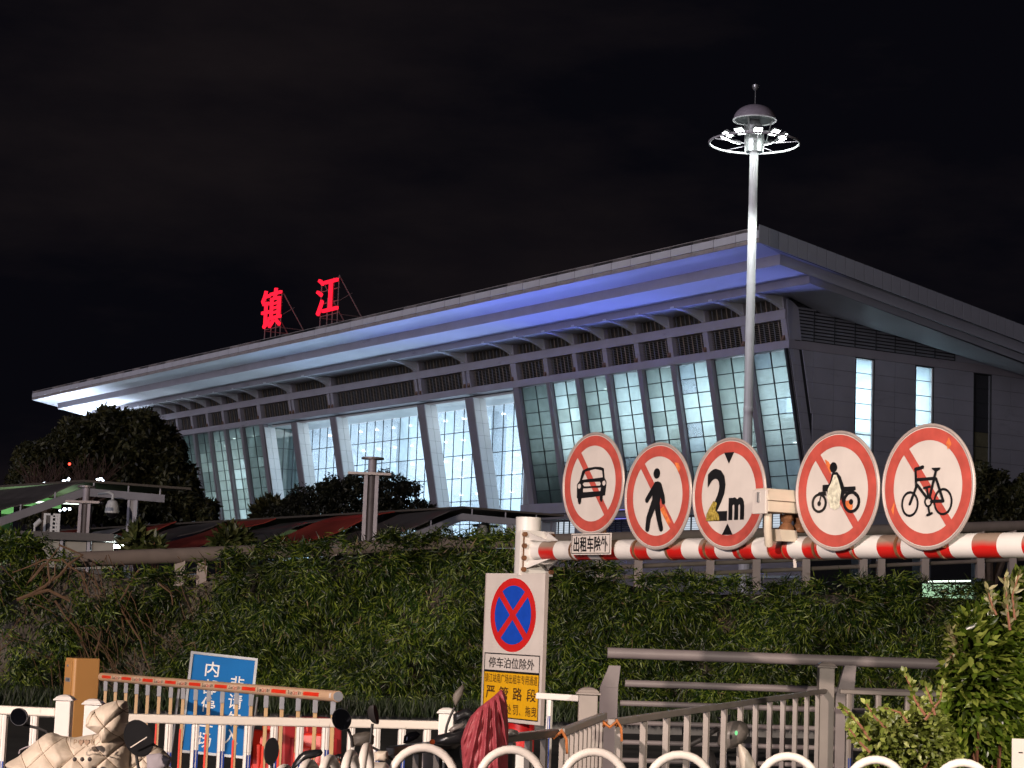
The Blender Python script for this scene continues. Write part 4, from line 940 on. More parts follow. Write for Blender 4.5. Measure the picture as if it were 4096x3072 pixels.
# ------------------------------------------------------------------ foreground white arched fence
mat('arch_white', (.80,.74,.68), .4, noise=.04, nscale=4, stain=((.45,.27,.12),(6,6,6),.66), coat=.2)
ZA = 1.12
def arch_fence(name, label, pts, wd, group):
    base = Vector((pts[0].x, pts[0].y, 0)); t = thing(name, label, 'fence', base, 0, group)
    n = len(pts)
    for i, p in enumerate(pts):
        a = pts[max(i-1,0)]; b = pts[min(i+1,n-1)]; dr = Vector((b.x-a.x, b.y-a.y, 0)).normalized()
        c = Vector((p.x,p.y,0))-base; h = wd/2
        P_ = [c-dr*h+Vector((0,0,.2)), c-dr*h+Vector((0,0,ZA-.016-h*1.0))]
        P_ += [c-dr*(h*math.cos(math.pi*k/14))+Vector((0,0,ZA-.016-h+h*math.sin(math.pi*k/14))) for k in range(1,14)]
        P_ += [c+dr*h+Vector((0,0,ZA-.016-h)), c+dr*h+Vector((0,0,.2))]
        MB().tube(P_, .0165, 10).build('hoop', 'arch_white', t, smooth=True)
    a = Vector((pts[0].x,pts[0].y,0))-base; b = Vector((pts[-1].x,pts[-1].y,0))-base; dr = (b-a).normalized()
    MB().bar(a-dr*.2+Vector((0,0,.55)), b+dr*.2+Vector((0,0,.55)), .03, .03).build('rail', 'arch_white', t)
    MB().bar(a-dr*.2+Vector((0,0,.2)), b+dr*.2+Vector((0,0,.2)), .03, .03).build('rail', 'arch_white', t)
    for q in (a-dr*.25, b+dr*.25): MB().tube([q, q+Vector((0,0,.75))], .02, 8).build('post', 'arch_white', t)
Rp = [atZ(x,y,ZA) for x,y in ((1698,2973),(2048,2981),(2381,2990),(2724,3002))]; R2 = [atZ(x,y,ZA) for x,y in ((3155,3008),(3507,3022),(3854,3034))]
arch_fence('arched_fence', 'white hooped fence section in the foreground below the text sign', Rp, .245, 'white hooped fence sections')
arch_fence('arched_fence', 'white hooped fence section in the foreground at the lower right below the bushes', R2, .225, 'white hooped fence sections')
arch_fence('arched_fence', 'white hooped fence section seen edge-on beside the parked scooters', [atZ(x,y,ZA) for x,y in ((1137,3056),(1235,3035),(1320,3017),(1404,2997),(1468,2970))], .245, 'white hooped fence sections')

# ------------------------------------------------------------------ white and blue kerb barrier
mat('barrier_white', (.80,.76,.72), .35, noise=.05, nscale=3, stain=((.20,.12,.07),(16,16,10),.655), coat=.2)
mat('rail_white', (.80,.74,.66), .35, noise=.05, nscale=3, stain=((.22,.12,.06),(22,22,5),.62), coat=.2)
mat('barrier_blue', (.012,.045,.28), .4, noise=.25, nscale=12, stain=((.5,.5,.5),(18,18,6),.68))
ZR = 1.05
def cap_post(t, c, w_, h, m='barrier_white', side_plate=0):
    MB().box(c.x-w_/2,c.x+w_/2,c.y-w_/2,c.y+w_/2,0,h).build('post', m, t, bevel=.006)
    p = [(.68*w_*1.0,0),(.68*w_,.02),(.60*w_,.03),(.5*w_,.06),(.3*w_,.085),(.1*w_,.094),(.002,.095)]
    mb = MB(); n = 4; vs = []; fs = []
    for r, z in p:
        for j in range(n): a = math.pi/4+math.pi/2*j; vs.append((c.x+r*1.36*math.cos(a), c.y+r*1.36*math.sin(a), h+.001+z*w_*4.0))
    for i in range(len(p)-1):
        for j in range(n): fs.append((i*n+j, i*n+(j+1)%n, (i+1)*n+(j+1)%n, (i+1)*n+j))
    fs.append((3,2,1,0)); fs.append(tuple((len(p)-1)*n+j for j in range(4)))
    mb.add(vs, fs).build('post_cap', m, t, bevel=.003)
def barrier(label, a, b, n, m, blue=.62, posts=(1,1), zr=ZR, rm=None, w_=.036, group='pale municipal barrier sections', pw_=.078, ph=1.09, bm='barrier_blue', off=.3):
    base = Vector((a.x, a.y, 0)); t = thing('road_barrier', label, 'barrier', base, 0, group)
    A_ = Vector((0,0,0)); B_ = Vector((b.x-a.x, b.y-a.y, 0)); d_ = B_.normalized(); sd_ = Vector((-d_.y, d_.x, 0))
    MB().bar(A_+Vector((0,0,zr-.022)), B_+Vector((0,0,zr-.022)), .05, .044).build('top_rail', rm or m, t, bevel=.008)
    MB().bar(A_+Vector((0,0,.16)), B_+Vector((0,0,.16)), .04, .05).build('bottom_rail', m, t)
    zt_ = zr-.046
    ang = math.atan2(d_.y, d_.x)
    pr = [(-.5,-.38),(-.15,-.5),(-.1,-.38),(.1,-.38),(.15,-.5),(.5,-.38),(.5,.38),(-.5,.38)]
    up_ = MB().prism([(x*w_, y*w_) for x, y in pr], 'z', blue, zt_).mesh('baluster', m)
    lo_ = MB().prism([(x*w_, y*w_) for x, y in pr], 'z', .186, blue-.001).mesh('baluster', m)
    bl_ = MB().prism([(-.05*w_,-.46*w_),(.49*w_,-.46*w_),(.49*w_,-.40*w_),(-.05*w_,-.40*w_)], 'z', .2, blue).mesh('blue_strip', bm)
    for k in range(n):
        p = A_.lerp(B_, (k+off)/(n))
        o = piece('baluster', up_, t, p, rot=(0,0,ang)); piece('baluster', lo_, o, (0,0,0)); piece('blue_strip', bl_, o, (0,0,random.uniform(-.03,.03)))
    for i, q in enumerate((A_, B_)):
        if posts[i]: cap_post(t, q + d_*(-.04 if i == 0 else .04), pw_, ph, m)
    return t
p0 = atZ(-260,2810,ZR); p1 = atZ(228,2832,ZR)
barrier('white barrier section at the lower left corner with rust runs on its rail', p0, p1, 4, 'barrier_white', .75, (0,1), rm='rail_white', group='white barrier sections')
q0 = atZ(405,2852,ZR); q1 = atZ(1755,2884,ZR)
barrier('long white barrier section with blue lower strips in front of the boom gate', q0, q1, 13, 'barrier_white', .87, (1,1), rm='rail_white', group='white barrier sections', off=.55)
r0 = Vector((.0,13.6,0)); r0 = atY(2150,2770,14.2); r1 = atY(2320,2770,14.0)
barrier('short pale barrier section with blue strips between the sign post and the grey capped post', Vector((r0.x,r0.y,0)), Vector((r1.x,r1.y,0)), 1, 'barrier_white', .93, (0,0), zr=r0.z, group='white barrier sections')
# ------------------------------------------------------------------ grey barriers at the right
mat('barrier_grey', (.30,.26,.24), .4, noise=.12, nscale=4, stain=((.15,.12,.10),(8,8,3),.63), coat=.1)
mat('barrier_dark', (.085,.075,.07), .32, noise=.2, nscale=6, coat=.2)
mat('tie_orange', (.42,.13,.03), .7, noise=.3, nscale=20)
ZG = 1.0
g0 = atZ(1560,2985,ZG); g1 = atZ(2222,2915,ZG); g2 = atZ(2415,2850,ZG); g2b = atZ(2445,2876,ZG); g3 = atZ(3300,2755,ZG); g3b = atZ(3360,2757,ZG); g4 = atZ(4180,2785,ZG)
barrier('dark grey barrier section behind the hoops, below the text sign', g0, g1, 9, 'barrier_dark', .3, (0,0), zr=ZG, group='grey barrier sections', w_=.04)
barrier('short grey barrier section seen obliquely with an orange tie at its corner', g1+Vector((.03,.02,0)), g2, 10, 'barrier_grey', .3, (0,0), zr=ZG, group='grey barrier sections', w_=.035)
barrier('long grey barrier section rising to the tall capped post at the right', g2b, g3, 13, 'barrier_grey', .6, (0,1), zr=ZG, group='grey barrier sections', w_=.05, pw_=.155, ph=1.21)
barrier('grey barrier section to the right of the tall capped post, behind the yellow-green shrub', g3b, g4, 7, 'barrier_grey', .3, (0,0), zr=ZG, group='grey barrier sections', w_=.055)
gp = thing('fence_post', 'grey square capped post beside the long grey pipe guard rail', 'post', Vector((atY(2352,2800,13.9).x,13.9,0)))
cap_post(gp, Vector((0,0,0)), .13, atY(2352,2778,13.9).z, 'barrier_grey')
for c, k in ((g1, 1.), (g2b, 1.)):
    t = thing('cable_tie', 'orange twisted tie binding the corner of the grey barriers, %s one' % ('nearer' if c is g1 else 'farther'), 'tie', Vector((c.x, c.y, 0)))
    MB().tube([(.05*math.cos(a*.9), .05*math.sin(a*.9)-.01, ZG-.03+.02*math.sin(a*2.3)) for a in range(12)], .009, 6).tube([(.03,-.05,ZG),(.06,-.06,ZG-.05),(.065,-.06,ZG-.13)], .008, 6).build('strap', 'tie_orange', t, smooth=True)
# ------------------------------------------------------------------ grey pipe guard rail
gl = thing('pipe_guardrail', 'grey tubular guard rail with five pipes in front of the hedge', 'guardrail', Vector((atY(2440,2640,21.5).x,21.5,0)))
G0 = Vector(gl.location)
def gpt(x,y,Y=21.5): return atY(x,y,Y)-G0
for (x0_,y0_,x1_,y1_,r_) in ((2430,2611,4200,2672,.058),(2500,2733,4200,2790,.038),(2480,2812,4200,2868,.030),(2480,2890,4200,2942,.026),(2480,2968,4200,3018,.026),(2480,3040,4200,3085,.026)):
    a, b = gpt(x0_,y0_), gpt(x1_,y1_); MB().tube([a,b], r_, 18).build('pipe', 'rail_grey', gl, smooth=True)
for px in (2440, 3380, 3960):
    c = gpt(px,2650); zt_ = c.z-.03
    MB().hexa([(c.x-.10,-.06,0),(c.x+.09,-.06,0),(c.x+.09,.02,0),(c.x-.10,.02,0)],[(c.x-.10,-.06,.9),(c.x+.09,-.06,.9),(c.x+.09,.02,.9),(c.x-.10,.02,.9)]).hexa([(c.x-.10,-.06,.901),(c.x+.09,-.06,.901),(c.x+.09,.02,.901),(c.x-.10,.02,.901)],[(c.x-.01,-.06,zt_),(c.x+.11,-.06,zt_),(c.x+.11,.02,zt_),(c.x-.01,.02,zt_)]).build('stanchion', 'rail_grey', gl)
# ------------------------------------------------------------------ boom gate
mat('gate_gold', (.52,.27,.09), .38, noise=.06, nscale=3, coat=.2)
mat('boom_tan', (.58,.38,.24), .4, noise=.06, nscale=5)
mat('picket_tan', (.50,.33,.16), .4, noise=.08, nscale=5)
mat('sticker_red', (.75,.04,.015), .4); mat('grey_plastic', (.25,.26,.29), .5); mat('sticker_pale', (.62,.45,.32), .5); mat('print_dark', (.03,.02,.02), .5); mat('print_red', (.5,.05,.03), .5)
cb = atY(330,2632,15.5)
t = thing('boom_gate_cabinet', 'golden brown boom gate cabinet with a keyhole and small nameplate', 'cabinet', (cb.x, cb.y, 0), R(-55))
hz_ = cb.z
MB().prism([(-.085,.11),(-.085,-.10),(.065,-.10),(.085,-.085),(.085,.11)], 'z', 0, hz_).build('housing', 'gate_gold', t, bevel=.008)
MB().box(-.075,.055,-.107,-.101,.35,hz_-.025).build('door', 'gate_gold', t, bevel=.004)
MB().tube([(-.01,-.107,hz_-.06),(-.01,-.115,hz_-.06)], .010, 10).build('lock', 'steel', t)
MB().box(-.045,.045,-.110,-.108,hz_-.18,hz_-.15).build('nameplate', 'grey_plastic', t); 
lettering('\u767e\u80dc', 0, hz_-.165, .06, .02, 'nameplate_text', 'print_dark', t, .1105)
MB().box(.0,.08,-.16,-.108,hz_-.55,hz_-.40).build('signal_box', 'print_dark', t, bevel=.006); emis('red_signal', (1,.05,.08), 2.2); MB().box(.02,.06,-.165,-.161,hz_-.44,hz_-.43).build('signal_light', 'red_signal', t)
b0 = atY(408,2707,15.3); b1 = atY(1352,2786,11.2)
bt_ = thing('boom_barrier', 'tan boom arm with red stickers and hanging pickets', 'barrier', (b0.x, b0.y, 0))
B0 = Vector((0,0,b0.z)); B1 = Vector((b1.x-b0.x, b1.y-b0.y, b1.z)); bd = (B1-B0).normalized(); L_ = (B1-B0).length
MB().tube([B0, B1], .031, 24).build('boom', 'boom_tan', bt_, smooth=True)
MB().tube([B1-bd*.001, B1+bd*.004], .028, 24).build('end_opening', 'grey_plastic', bt_)
yaw = math.atan2(bd.y, bd.x); pit = math.asin(bd.z)
fr = bpy.data.objects.new('sticker_row', None); COL.objects.link(fr); fr.parent = bt_; fr.location = B0; fr.rotation_euler = (0,-pit,yaw)
bpy.data.objects.remove(fr)
def curved_patch(name, x0_, x1_, a0, a1, m, rr=.0315):
    sd2 = Vector((-math.sin(yaw), math.cos(yaw), 0)); upv = bd.cross(sd2).normalized() if bd.cross(sd2).z > 0 else -bd.cross(sd2).normalized()
    mb = MB(); n = 6
    for i in range(n+1):
        a = R(a0+(a1-a0)*i/n); off = (-sd2*math.cos(a)+upv*math.sin(a))*rr
        mb.v += [tuple(B0+bd*x0_+off), tuple(B0+bd*x1_+off)]
    mb.f = [(2*i,2*i+1,2*i+3,2*i+2) for i in range(n)]
    return mb.build(name, m, bt_)
nb = 7; pitch = (L_-.30)/6.6
def boomtext(x, body, wd, ht, m, z=.0):
    me = textmesh(body, .02); n = len(me.vertices); co = np.empty(n*3); me.vertices.foreach_get('co', co); co = co.reshape(-1,3); mn = co.min(0); mx = co.max(0)
    sd2 = Vector((-math.sin(yaw), math.cos(yaw), 0)); upv = bd.cross(sd2).normalized(); upv = upv if upv.z > 0 else -upv
    out = np.empty_like(co)
    for i in range(n):
        uu = (co[i,0]-mn[0])/(mx[0]-mn[0])*wd; vv = ((co[i,1]-mn[1])/(mx[1]-mn[1])-.5)*ht+z; a = vv/.0318
        out[i] = B0+bd*(x+uu)+(-sd2*math.cos(a)+upv*math.sin(a))*.0319
    me.vertices.foreach_set('co', out.ravel()); me.materials.clear(); me.materials.append(MATS[m]); me.update(); o = bpy.data.objects.new('boom_lettering', me); COL.objects.link(o); o.parent = bt_
pt_ = (L_-.16)/8.75
for k in range(9):
    x = .10+k*pt_; curved_patch('red_sticker', x, x+.46*pt_, -14, 26, 'sticker_red')
    if k < 8:
        curved_patch('pale_sticker', x+.50*pt_, x+.96*pt_, -24, 36, 'sticker_pale')
        boomtext(x+.52*pt_, 'Blue', .15*pt_, .024, 'print_dark', .003); boomtext(x+.675*pt_, 'Card', .15*pt_, .024, 'print_red', .003); boomtext(x+.845*pt_, '\u84dd\u5361', .10*pt_, .020, 'print_dark', .003)
curved_patch('label_sticker', L_-.055, L_-.03, -18, 34, 'white_film')
npk = 18
for k in range(npk):
    p = B0+bd*(.12+k*(L_-.18)/(npk-1)); zb_ = .25
    MB().box(p.x-.011,p.x+.011,p.y-.010,p.y+.010,zb_,p.z-.06).build('picket', 'picket_tan', bt_)
    MB().box(p.x-.0145,p.x-.002,p.y-.0135,p.y-.0125,.52+.0*k,.78).build('picket_red_strip', 'sticker_red', bt_)
    MB().box(p.x-.014,p.x+.014,p.y-.022,p.y-.013,p.z-.10,p.z-.028).build('picket_clip', 'grey_plastic', bt_)
MB().bar(Vector((0,0,.28))+bd*.1, Vector((B1.x,B1.y,.28)), .03, .04).build('lower_bar', 'boom_tan', bt_)
# blue notice board leaning behind the boom
mat('board_blue', (.006,.15,.46), .6, noise=.08, nscale=4, spec=.2); mat('alu_frame', (.35,.36,.40), .35, metal=.5, noise=.2, nscale=6); mat('print_white', (.8,.8,.8), .5)
pb = atY(875,2820,15.4); t = thing('notice_board', 'tilted blue notice board with white Chinese characters behind the boom', 'sign board', pb, R(12))
t.rotation_euler = (R(-12), R(4.5), R(12))
hw, hh = .235, .355+.0
s_ = 15.4*4/4/2004.8
hw = 232/4/2*15.4/2004.8*1.06; hh = 362/4/2*15.4/2004.8*1.05
MB().box(-hw,hw,0,.012,-hh,hh).build('panel', 'board_blue', t)
for b_ in ((-hw-.02,-hw,-.012,.03,-hh-.02,hh+.02),(hw,hw+.02,-.012,.03,-hh-.02,hh+.02),(-hw,hw,-.012,.03,hh,hh+.02),(-hw,hw,-.012,.03,-hh-.02,-hh)): MB().box(*b_).build('frame', 'alu_frame', t)
for i, ch in enumerate('\u5185\u90e8\u505c\u8f66\u573a'): lettering(ch, -.08, hh-.10-i*.135, .105, .115, 'inscription', 'print_white', t, .003, bold=.012)
for i, ch in enumerate('\u975e\u8bf7\u52ff\u5165'): lettering(ch, .12, hh-.19-i*.135, .105, .115, 'inscription', 'print_white', t, .003, bold=.012)
for x in (-hw-.07, hw+.05): MB().tube([(x,.05,.1),(x-.0,.30,-1.2)], .012, 6).build('stand_leg', 'alu_frame', t)
# red plastic water barriers
mat('plastic_red', (.60,.025,.012), .38, noise=.15, nscale=5)
mat('plastic_crimson', (.34,.02,.025), .4, noise=.2, nscale=5)
for i, (px, py, w1, m_, lab, rz) in enumerate(((1150,2925,.62,'plastic_red','bright red plastic traffic barrier with a recessed panel behind the white barrier',-12),(1235,2895,.50,'plastic_crimson','dark red ribbed plastic traffic barrier standing end-on beside the bright red one',30))):
    P = atY(px,py,15.6); t = thing('plastic_traffic_barrier', lab, 'barrier', (P.x,P.y,0), R(rz), 'red plastic traffic barriers'); H_ = P.z
    MB().prism([(-.20,0),(.20,0),(.20,.15),(.10,.45),(.075,H_),(-.075,H_),(-.10,.45),(-.20,.15)], 'x', -w1/2, w1/2).build('shell', m_, t, bevel=.02)
    for x in (-.16,.0,.16): MB().box(x*w1/.5-.03,x*w1/.5+.03,-.135,-.08,.25,H_-.1).build('rib', m_, t, bevel=.01)
    MB().box(-w1*.3,w1*.3,-.06,.06,H_+.001,H_+.05).build('grip', m_, t, bevel=.01)
# ------------------------------------------------------------------ scooters
mat('black_plastic', (.014,.014,.016), .28, noise=.2, nscale=6, coat=.4)
mat('black_matt', (.02,.018,.018), .6, noise=.2, nscale=9)
mat('mirror_glass', (.02,.022,.03), .04, metal=.9, noise=0); mat('grey_plastic2', (.16,.14,.13), .35, noise=.2, nscale=5, coat=.3)
mat('cream_plastic', (.70,.62,.54), .35, noise=.04, nscale=3, coat=.3); mat('orange_lens', (.8,.15,.03), .3); mat('dusty_black', (.10,.085,.07), .6, noise=.6, nscale=9)
mat('chrome', (.6,.6,.62), .15, metal=1)
def mirror(t, T, px, py, Y, wpx, hpx, tilt, stalk, face='mirror_glass', back='black_plastic', front=True, yaw_=0, thick=.022):
    """oval mirror; widths given in photo pixels; stalk is a list of photo pixels at the same depth"""
    c = atY(px,py,Y)-T; k = Y/4/FPX; a, b = wpx/2*k, hpx/2*k
    rt = Matrix.Rotation(R(yaw_),3,'Z') @ Matrix.Rotation(R(tilt),3,'Y')
    mb = MB(); n, m_ = 28, 8; vs = []; fs = []
    for i in range(m_+1):
        s = math.sin(math.pi/2*i/m_); cth = math.cos(math.pi/2*i/m_)
        for j in range(n): an = 2*math.pi*j/n; v = rt @ Vector((a*s*math.cos(an) if s > 0 else 0, cth*thick*1.6, b*s*math.sin(an))); vs.append(c+v)
    for i in range(m_):
        for j in range(n): fs.append((i*n+j, i*n+(j+1)%n, (i+1)*n+(j+1)%n, (i+1)*n+j))
    for j in range(n): an = 2*math.pi*j/n; vs.append(c+rt@Vector((a*1.0*math.cos(an), -.008, b*1.0*math.sin(an))))
    base = m_*n
    for j in range(n): fs.append((base+j, base+(j+1)%n, base+n+(j+1)%n, base+n+j))
    fs.append(tuple(base+n+j for j in range(n-1,-1,-1)))
    o = mb.add(vs, fs).build('mirror_shell', back, t, smooth=True)
    if front:
        g_ = MB(); g_.add([c+rt@Vector((a*.93*math.cos(2*math.pi*j/n), -.0095, b*.93*math.sin(2*math.pi*j/n))) for j in range(n)], [tuple(range(n))]); mo = g_.build('mirror_glass', face, t)
    if stalk: MB().tube([atY(x,y,Y+.03)-T for x,y in stalk], .0065, 8).build('mirror_stalk', 'black_matt', t, smooth=True)
Ys = 8.7
QM = MATS['quilt_cream'] if 'quilt_cream' in MATS else None
T = Vector((-1.55,Ys,0))
sc1 = thing('electric_scooter', 'scooter parked at the lower left, mostly hidden under a quilted cream cover', 'scooter', T, 0, 'parked scooters')
mirror(sc1, T, 77,2867,Ys+.25,72,68,25,[(95,2900),(150,2912),(185,2925),(200,2960)],yaw_=-10)
mirror(sc1, T, 555,2953,Ys-.55,112,150,-24,[(545,3020),(560,3110),(556,3200)],back='black_plastic',yaw_=12,front=True,face='black_plastic')
MB().tube([atY(200,2990,Ys+.2)-T, atY(350,3060,Ys+.12)-T, atY(640,3085,Ys+.2)-T], .018, 10).build('handlebar', 'black_matt', sc1)
MB().ball((0.0,.35,.62), .2, .35, .30).build('body', 'cream_plastic', sc1, smooth=True); MB().box(-.15,.15,.1,1.2,.55,.72).build('seat', 'black_matt', sc1, bevel=.04)
for y_ in (-.25,1.15): MB().tube([(.0+.0*k,y_+.24*math.cos(k*math.pi/8),.25+.24*math.sin(k*math.pi/8)) for k in range(16)], .045, 8, closed=True).build('wheel', 'black_matt', sc1, smooth=True)
MB().bar(atY(522,2990,Ys-.60)-T, atY(588,2948,Ys-.60)-T, .006, .004).build('mirror_painted_highlight', 'cream_plastic', sc1)  # pale strip painted on as the mirror's highlight streak
# quilted cover
def quilt_mat(name, col, dark):
    M = mat(name, col, .62, noise=.07, nscale=5, bump=.35, bscale=22, stain=(dark, (2.2,2.2,2.2), .60)); return M
quilt_mat('quilt_cream', (.60,.51,.41), (.48,.38,.29)); mat('quilt_lining', (.30,.27,.30), .7); mat('heart_brown', (.33,.22,.15), .7); mat('thread', (.28,.2,.13), .8)
def stitch(M, ox):
    nt = M.node_tree; b = nt.nodes['Principled BSDF']; src = b.inputs['Base Color'].links[0].from_socket
    tc = nt.nodes.new('ShaderNodeTexCoord'); sp_ = nt.nodes.new('ShaderNodeSeparateXYZ'); nt.links.new(tc.outputs['Object'], sp_.inputs[0])
    outs = []
    for sg, pd in ((1,.125),(-1,.135)):
        a = nt.nodes.new('ShaderNodeMath'); a.operation = 'MULTIPLY_ADD'; a.inputs[1].default_value = sg; nt.links.new(sp_.outputs['Z'], a.inputs[0]); nt.links.new(sp_.outputs['X'], a.inputs[2])
        c = nt.nodes.new('ShaderNodeMath'); c.operation = 'ADD'; c.inputs[1].default_value = ox+pd*40; nt.links.new(a.outputs[0], c.inputs[0])
        d = nt.nodes.new('ShaderNodeMath'); d.operation = 'PINGPONG'; d.inputs[1].default_value = pd/2; nt.links.new(c.outputs[0], d.inputs[0])
        e = nt.nodes.new('ShaderNodeMath'); e.operation = 'LESS_THAN'; e.inputs[1].default_value = .0022; nt.links.new(d.outputs[0], e.inputs[0]); outs.append(e)
    mx = nt.nodes.new('ShaderNodeMath'); mx.operation = 'MAXIMUM'; nt.links.new(outs[0].outputs[0], mx.inputs[0]); nt.links.new(outs[1].outputs[0], mx.inputs[1])
    mm = nt.nodes.new('ShaderNodeMix'); mm.data_type = 'RGBA'; mm.inputs[7].default_value = (.20,.14,.09,1); nt.links.new(mx.outputs[0], mm.inputs[0]); nt.links.new(src, mm.inputs[6]); nt.links.new(mm.outputs[2], b.inputs['Base Color'])
stitch(MATS['quilt_cream'], -1.5)
def lobe(t, T, outline, cpt, Y0, depth, name, m, quilt=0, folds=0, yshift=None, rings=60, nseg=240, lean_=0):
    pts = np.array([np.array(atY(x,y,Y0)) for x,y in outline]); n = len(pts)
    seg = np.linalg.norm(np.roll(pts,-1,0)-pts, axis=1); cum = np.concatenate([[0],np.cumsum(seg)]); tot = cum[-1]
    S = np.linspace(0, tot, nseg, endpoint=False); P2 = np.vstack([pts, pts[:1]])
    B = np.stack([np.interp(S, cum, P2[:,i]) for i in range(3)], 1)
    for _ in range(2): B = (np.roll(B,1,0)+2*B+np.roll(B,-1,0))/4
    c = np.array(atY(*cpt, Y0)); V = []; 
    for sgn in (-1, 1):
        for i in range(rings+1):
            r = 1-(i/rings); dpt = depth*(1-r**2.6)**.55
            q = c+(B-c)*r; x, z = q[:,0], q[:,2]
            y = q[:,1]+sgn*dpt*(1 if sgn < 0 else .55)
            if quilt and sgn < 0:
                u = (x+z*1.0)/.125; v = (x-z*1.0)/.135
                g1 = np.abs(np.sin(np.pi*u)); g2 = np.abs(np.sin(np.pi*v)); puff = np.minimum(g1,g2)**.5
                y -= quilt*(puff-.6)*min(1,(1-r)*5+.1)
                y += .0015*np.sin(70*x+42*z)*np.sin(51*z)+.0012*np.sin(110*x-80*z)
            if folds and sgn < 0:
                ang = np.arctan2(x-c[0]-.0, z-(np.max(pts[:,2])+.12)); y -= folds*(np.sin(ang*46)+.5*np.sin(ang*91+1)+.25*np.sin(z*70+ang*30))*min(1,(1-r)*6+.05)
            if lean_: y += lean_*(z-c[2])
            V.append(np.stack([x,y,z],1))
    nr = rings+1; V = np.concatenate(V)-np.array(T); Fc = []
    for s in range(2):
        o_ = s*nr*nseg
        for i in range(rings):
            a = o_+i*nseg+np.arange(nseg); b = o_+i*nseg+(np.arange(nseg)+1)%nseg
            Fc.append(np.stack([a,b,b+nseg,a+nseg],1) if s else np.stack([a,a+nseg,b+nseg,b],1))
    return npmesh(name, V, np.concatenate(Fc), m, t, smooth=True)
cvT = Vector((-1.5,8.4,0)); cv = thing('quilted_scooter_cover', 'cream diamond-quilted windproof cover draped over the scooter handlebars', 'cover', cvT)
lobe(cv, cvT, [(20,3055),(75,3025),(95,3005),(150,2960),(188,2932),(215,2930),(240,2942),(300,2950),(400,2932),(450,2900),(495,2890),(540,2905),(545,2960),(540,3100),(520,3200),(60,3200),(45,3090)], (330,3080), 8.45, .20, 'main_panel', 'quilt_cream', quilt=.026)
lobe(cv, cvT, [(345,2905),(352,2870),(365,2845),(380,2838),(420,2815),(472,2800),(505,2803),(514,2825),(514,2865),(512,2890),(500,2930),(450,2975),(420,2985),(400,2940),(378,2925),(356,2912)], (440,2890), 8.36, .13, 'hood', 'quilt_cream', quilt=.018)
lobe(cv, cvT, [(345,2905),(348,2875),(362,2850),(380,2845),(384,2870),(380,2905),(362,2913)], (364,2882), 8.30, .05, 'sleeve', 'quilt_cream', quilt=.0)
lobe(cv, cvT, [(512,2885),(530,2895),(560,2930),(605,2965),(655,3000),(686,3030),(680,3060),(650,3090),(640,3200),(440,3200),(455,3060),(480,2960)], (560,3060), 8.50, .12, 'side_flap', 'quilt_cream', quilt=.014)
lobe(cv, cvT, [(585,3018),(640,3012),(684,3035),(675,3062),(655,3075),(640,3120),(590,3120)], (628,3060), 8.36, .02, 'lining', 'quilt_lining')
cf = Vector((0,0,0))
def onq(x, y, Y=8.19): return atY(x,y,Y)-cvT
for (x,y,r_) in ((325,2969,9),(349,2969,9)):
    c = onq(x,y,8.20); k = .0012*r_
    MB().prism([(c.x+k*u, c.z+k*v) for u,v in ((0,-1.1),(.7,-.4),(1,.2),(.85,.75),(.45,.9),(0,.6),(-.45,.9),(-.85,.75),(-1,.2),(-.7,-.4))], 'y', c.y-.012, c.y+.01).build('heart_patch', 'heart_brown', cv)
for ch, x in (('p',302),('u',372)):
    o = lettering(ch, 0, 0, .015, .021, 'embroidered_letter', 'thread', cv, 0); c = onq(x,2968,8.18); o.location = c
MB().tube([onq(x,y,8.17) for x,y in ((280,2955),(278,2975),(284,2990),(296,2994),(306,2986),(330,2982),(350,2984),(365,2988),(380,2982),(398,2966),(402,2945))], .0022, 5).build('piping', 'quilt_cream', cv)
for x in (299,329,359): MB().ball(tuple(onq(x,3037,8.16)), .009, .006, .009, 8, 6).build('vent_hole', 'print_dark', cv)
MB().tube([onq(x,y,8.4) for x,y in ((75,3015),(80,3000),(100,2990),(120,2985))], .003, 5).build('strap', 'quilt_lining', cv)
# second scooter group in the middle
T = Vector((-.75,8.9,0)); s2 = thing('electric_scooter', 'black scooter with round black mirrors and a wind visor in front of the white barrier', 'scooter', T, 0, 'parked scooters')
mirror(s2, T, 1366,2877,8.9,76,88,-20,[(1392,2915),(1405,2950),(1410,2990)],yaw_=8)
mirror(s2, T, 1499,2858,8.8,26,84,-26,[(1490,2895),(1484,2950),(1480,2985)],yaw_=60,front=False,back='black_matt')
mirror(s2, T, 1085,3005,8.5,58,108,4,[(1085,3050),(1090,3110)],yaw_=20,front=False)
lobe(s2, T, [(1403,2945),(1425,2932),(1460,2926),(1485,2928),(1497,2945),(1495,2975),(1480,2988),(1412,2986)], (1450,2958), 8.95, .03, 'wind_visor', 'dusty_black')
lobe(s2, T, [(1195,3020),(1215,3005),(1240,3000),(1265,2997),(1285,2998),(1292,3010),(1285,3022),(1255,3032),(1230,3040),(1205,3050),(1180,3075),(1160,3085),(1170,3055)], (1225,3025), 8.8, .03, 'grip_cover', 'black_plastic')
lobe(s2, T, [(1455,3070),(1475,3052),(1500,3048),(1545,3050),(1565,3075),(1600,3200),(1400,3200)], (1500,3110), 8.7, .1, 'front_fairing', 'cream_plastic')
lobe(s2, T, [(1495,3010),(1512,3004),(1550,3004),(1553,3035),(1545,3046),(1500,3044)], (1525,3024), 8.8, .03, 'mirror_back', 'cam_cream')
MB().ball(tuple(atY(1354,3050,8.6)-T), .009,.009,.009, 8, 6).build('indicator', 'orange_lens', s2); MB().ball(tuple(atY(1356,3030,8.6)-T), .009,.009,.009, 8, 6).build('bolt', 'chrome', s2)
lobe(s2, T, [(1300,3072),(1318,3030),(1352,3015),(1400,3020),(1440,3045),(1450,3200),(1290,3200)], (1370,3090), 8.95, .08, 'dashboard', 'black_plastic')
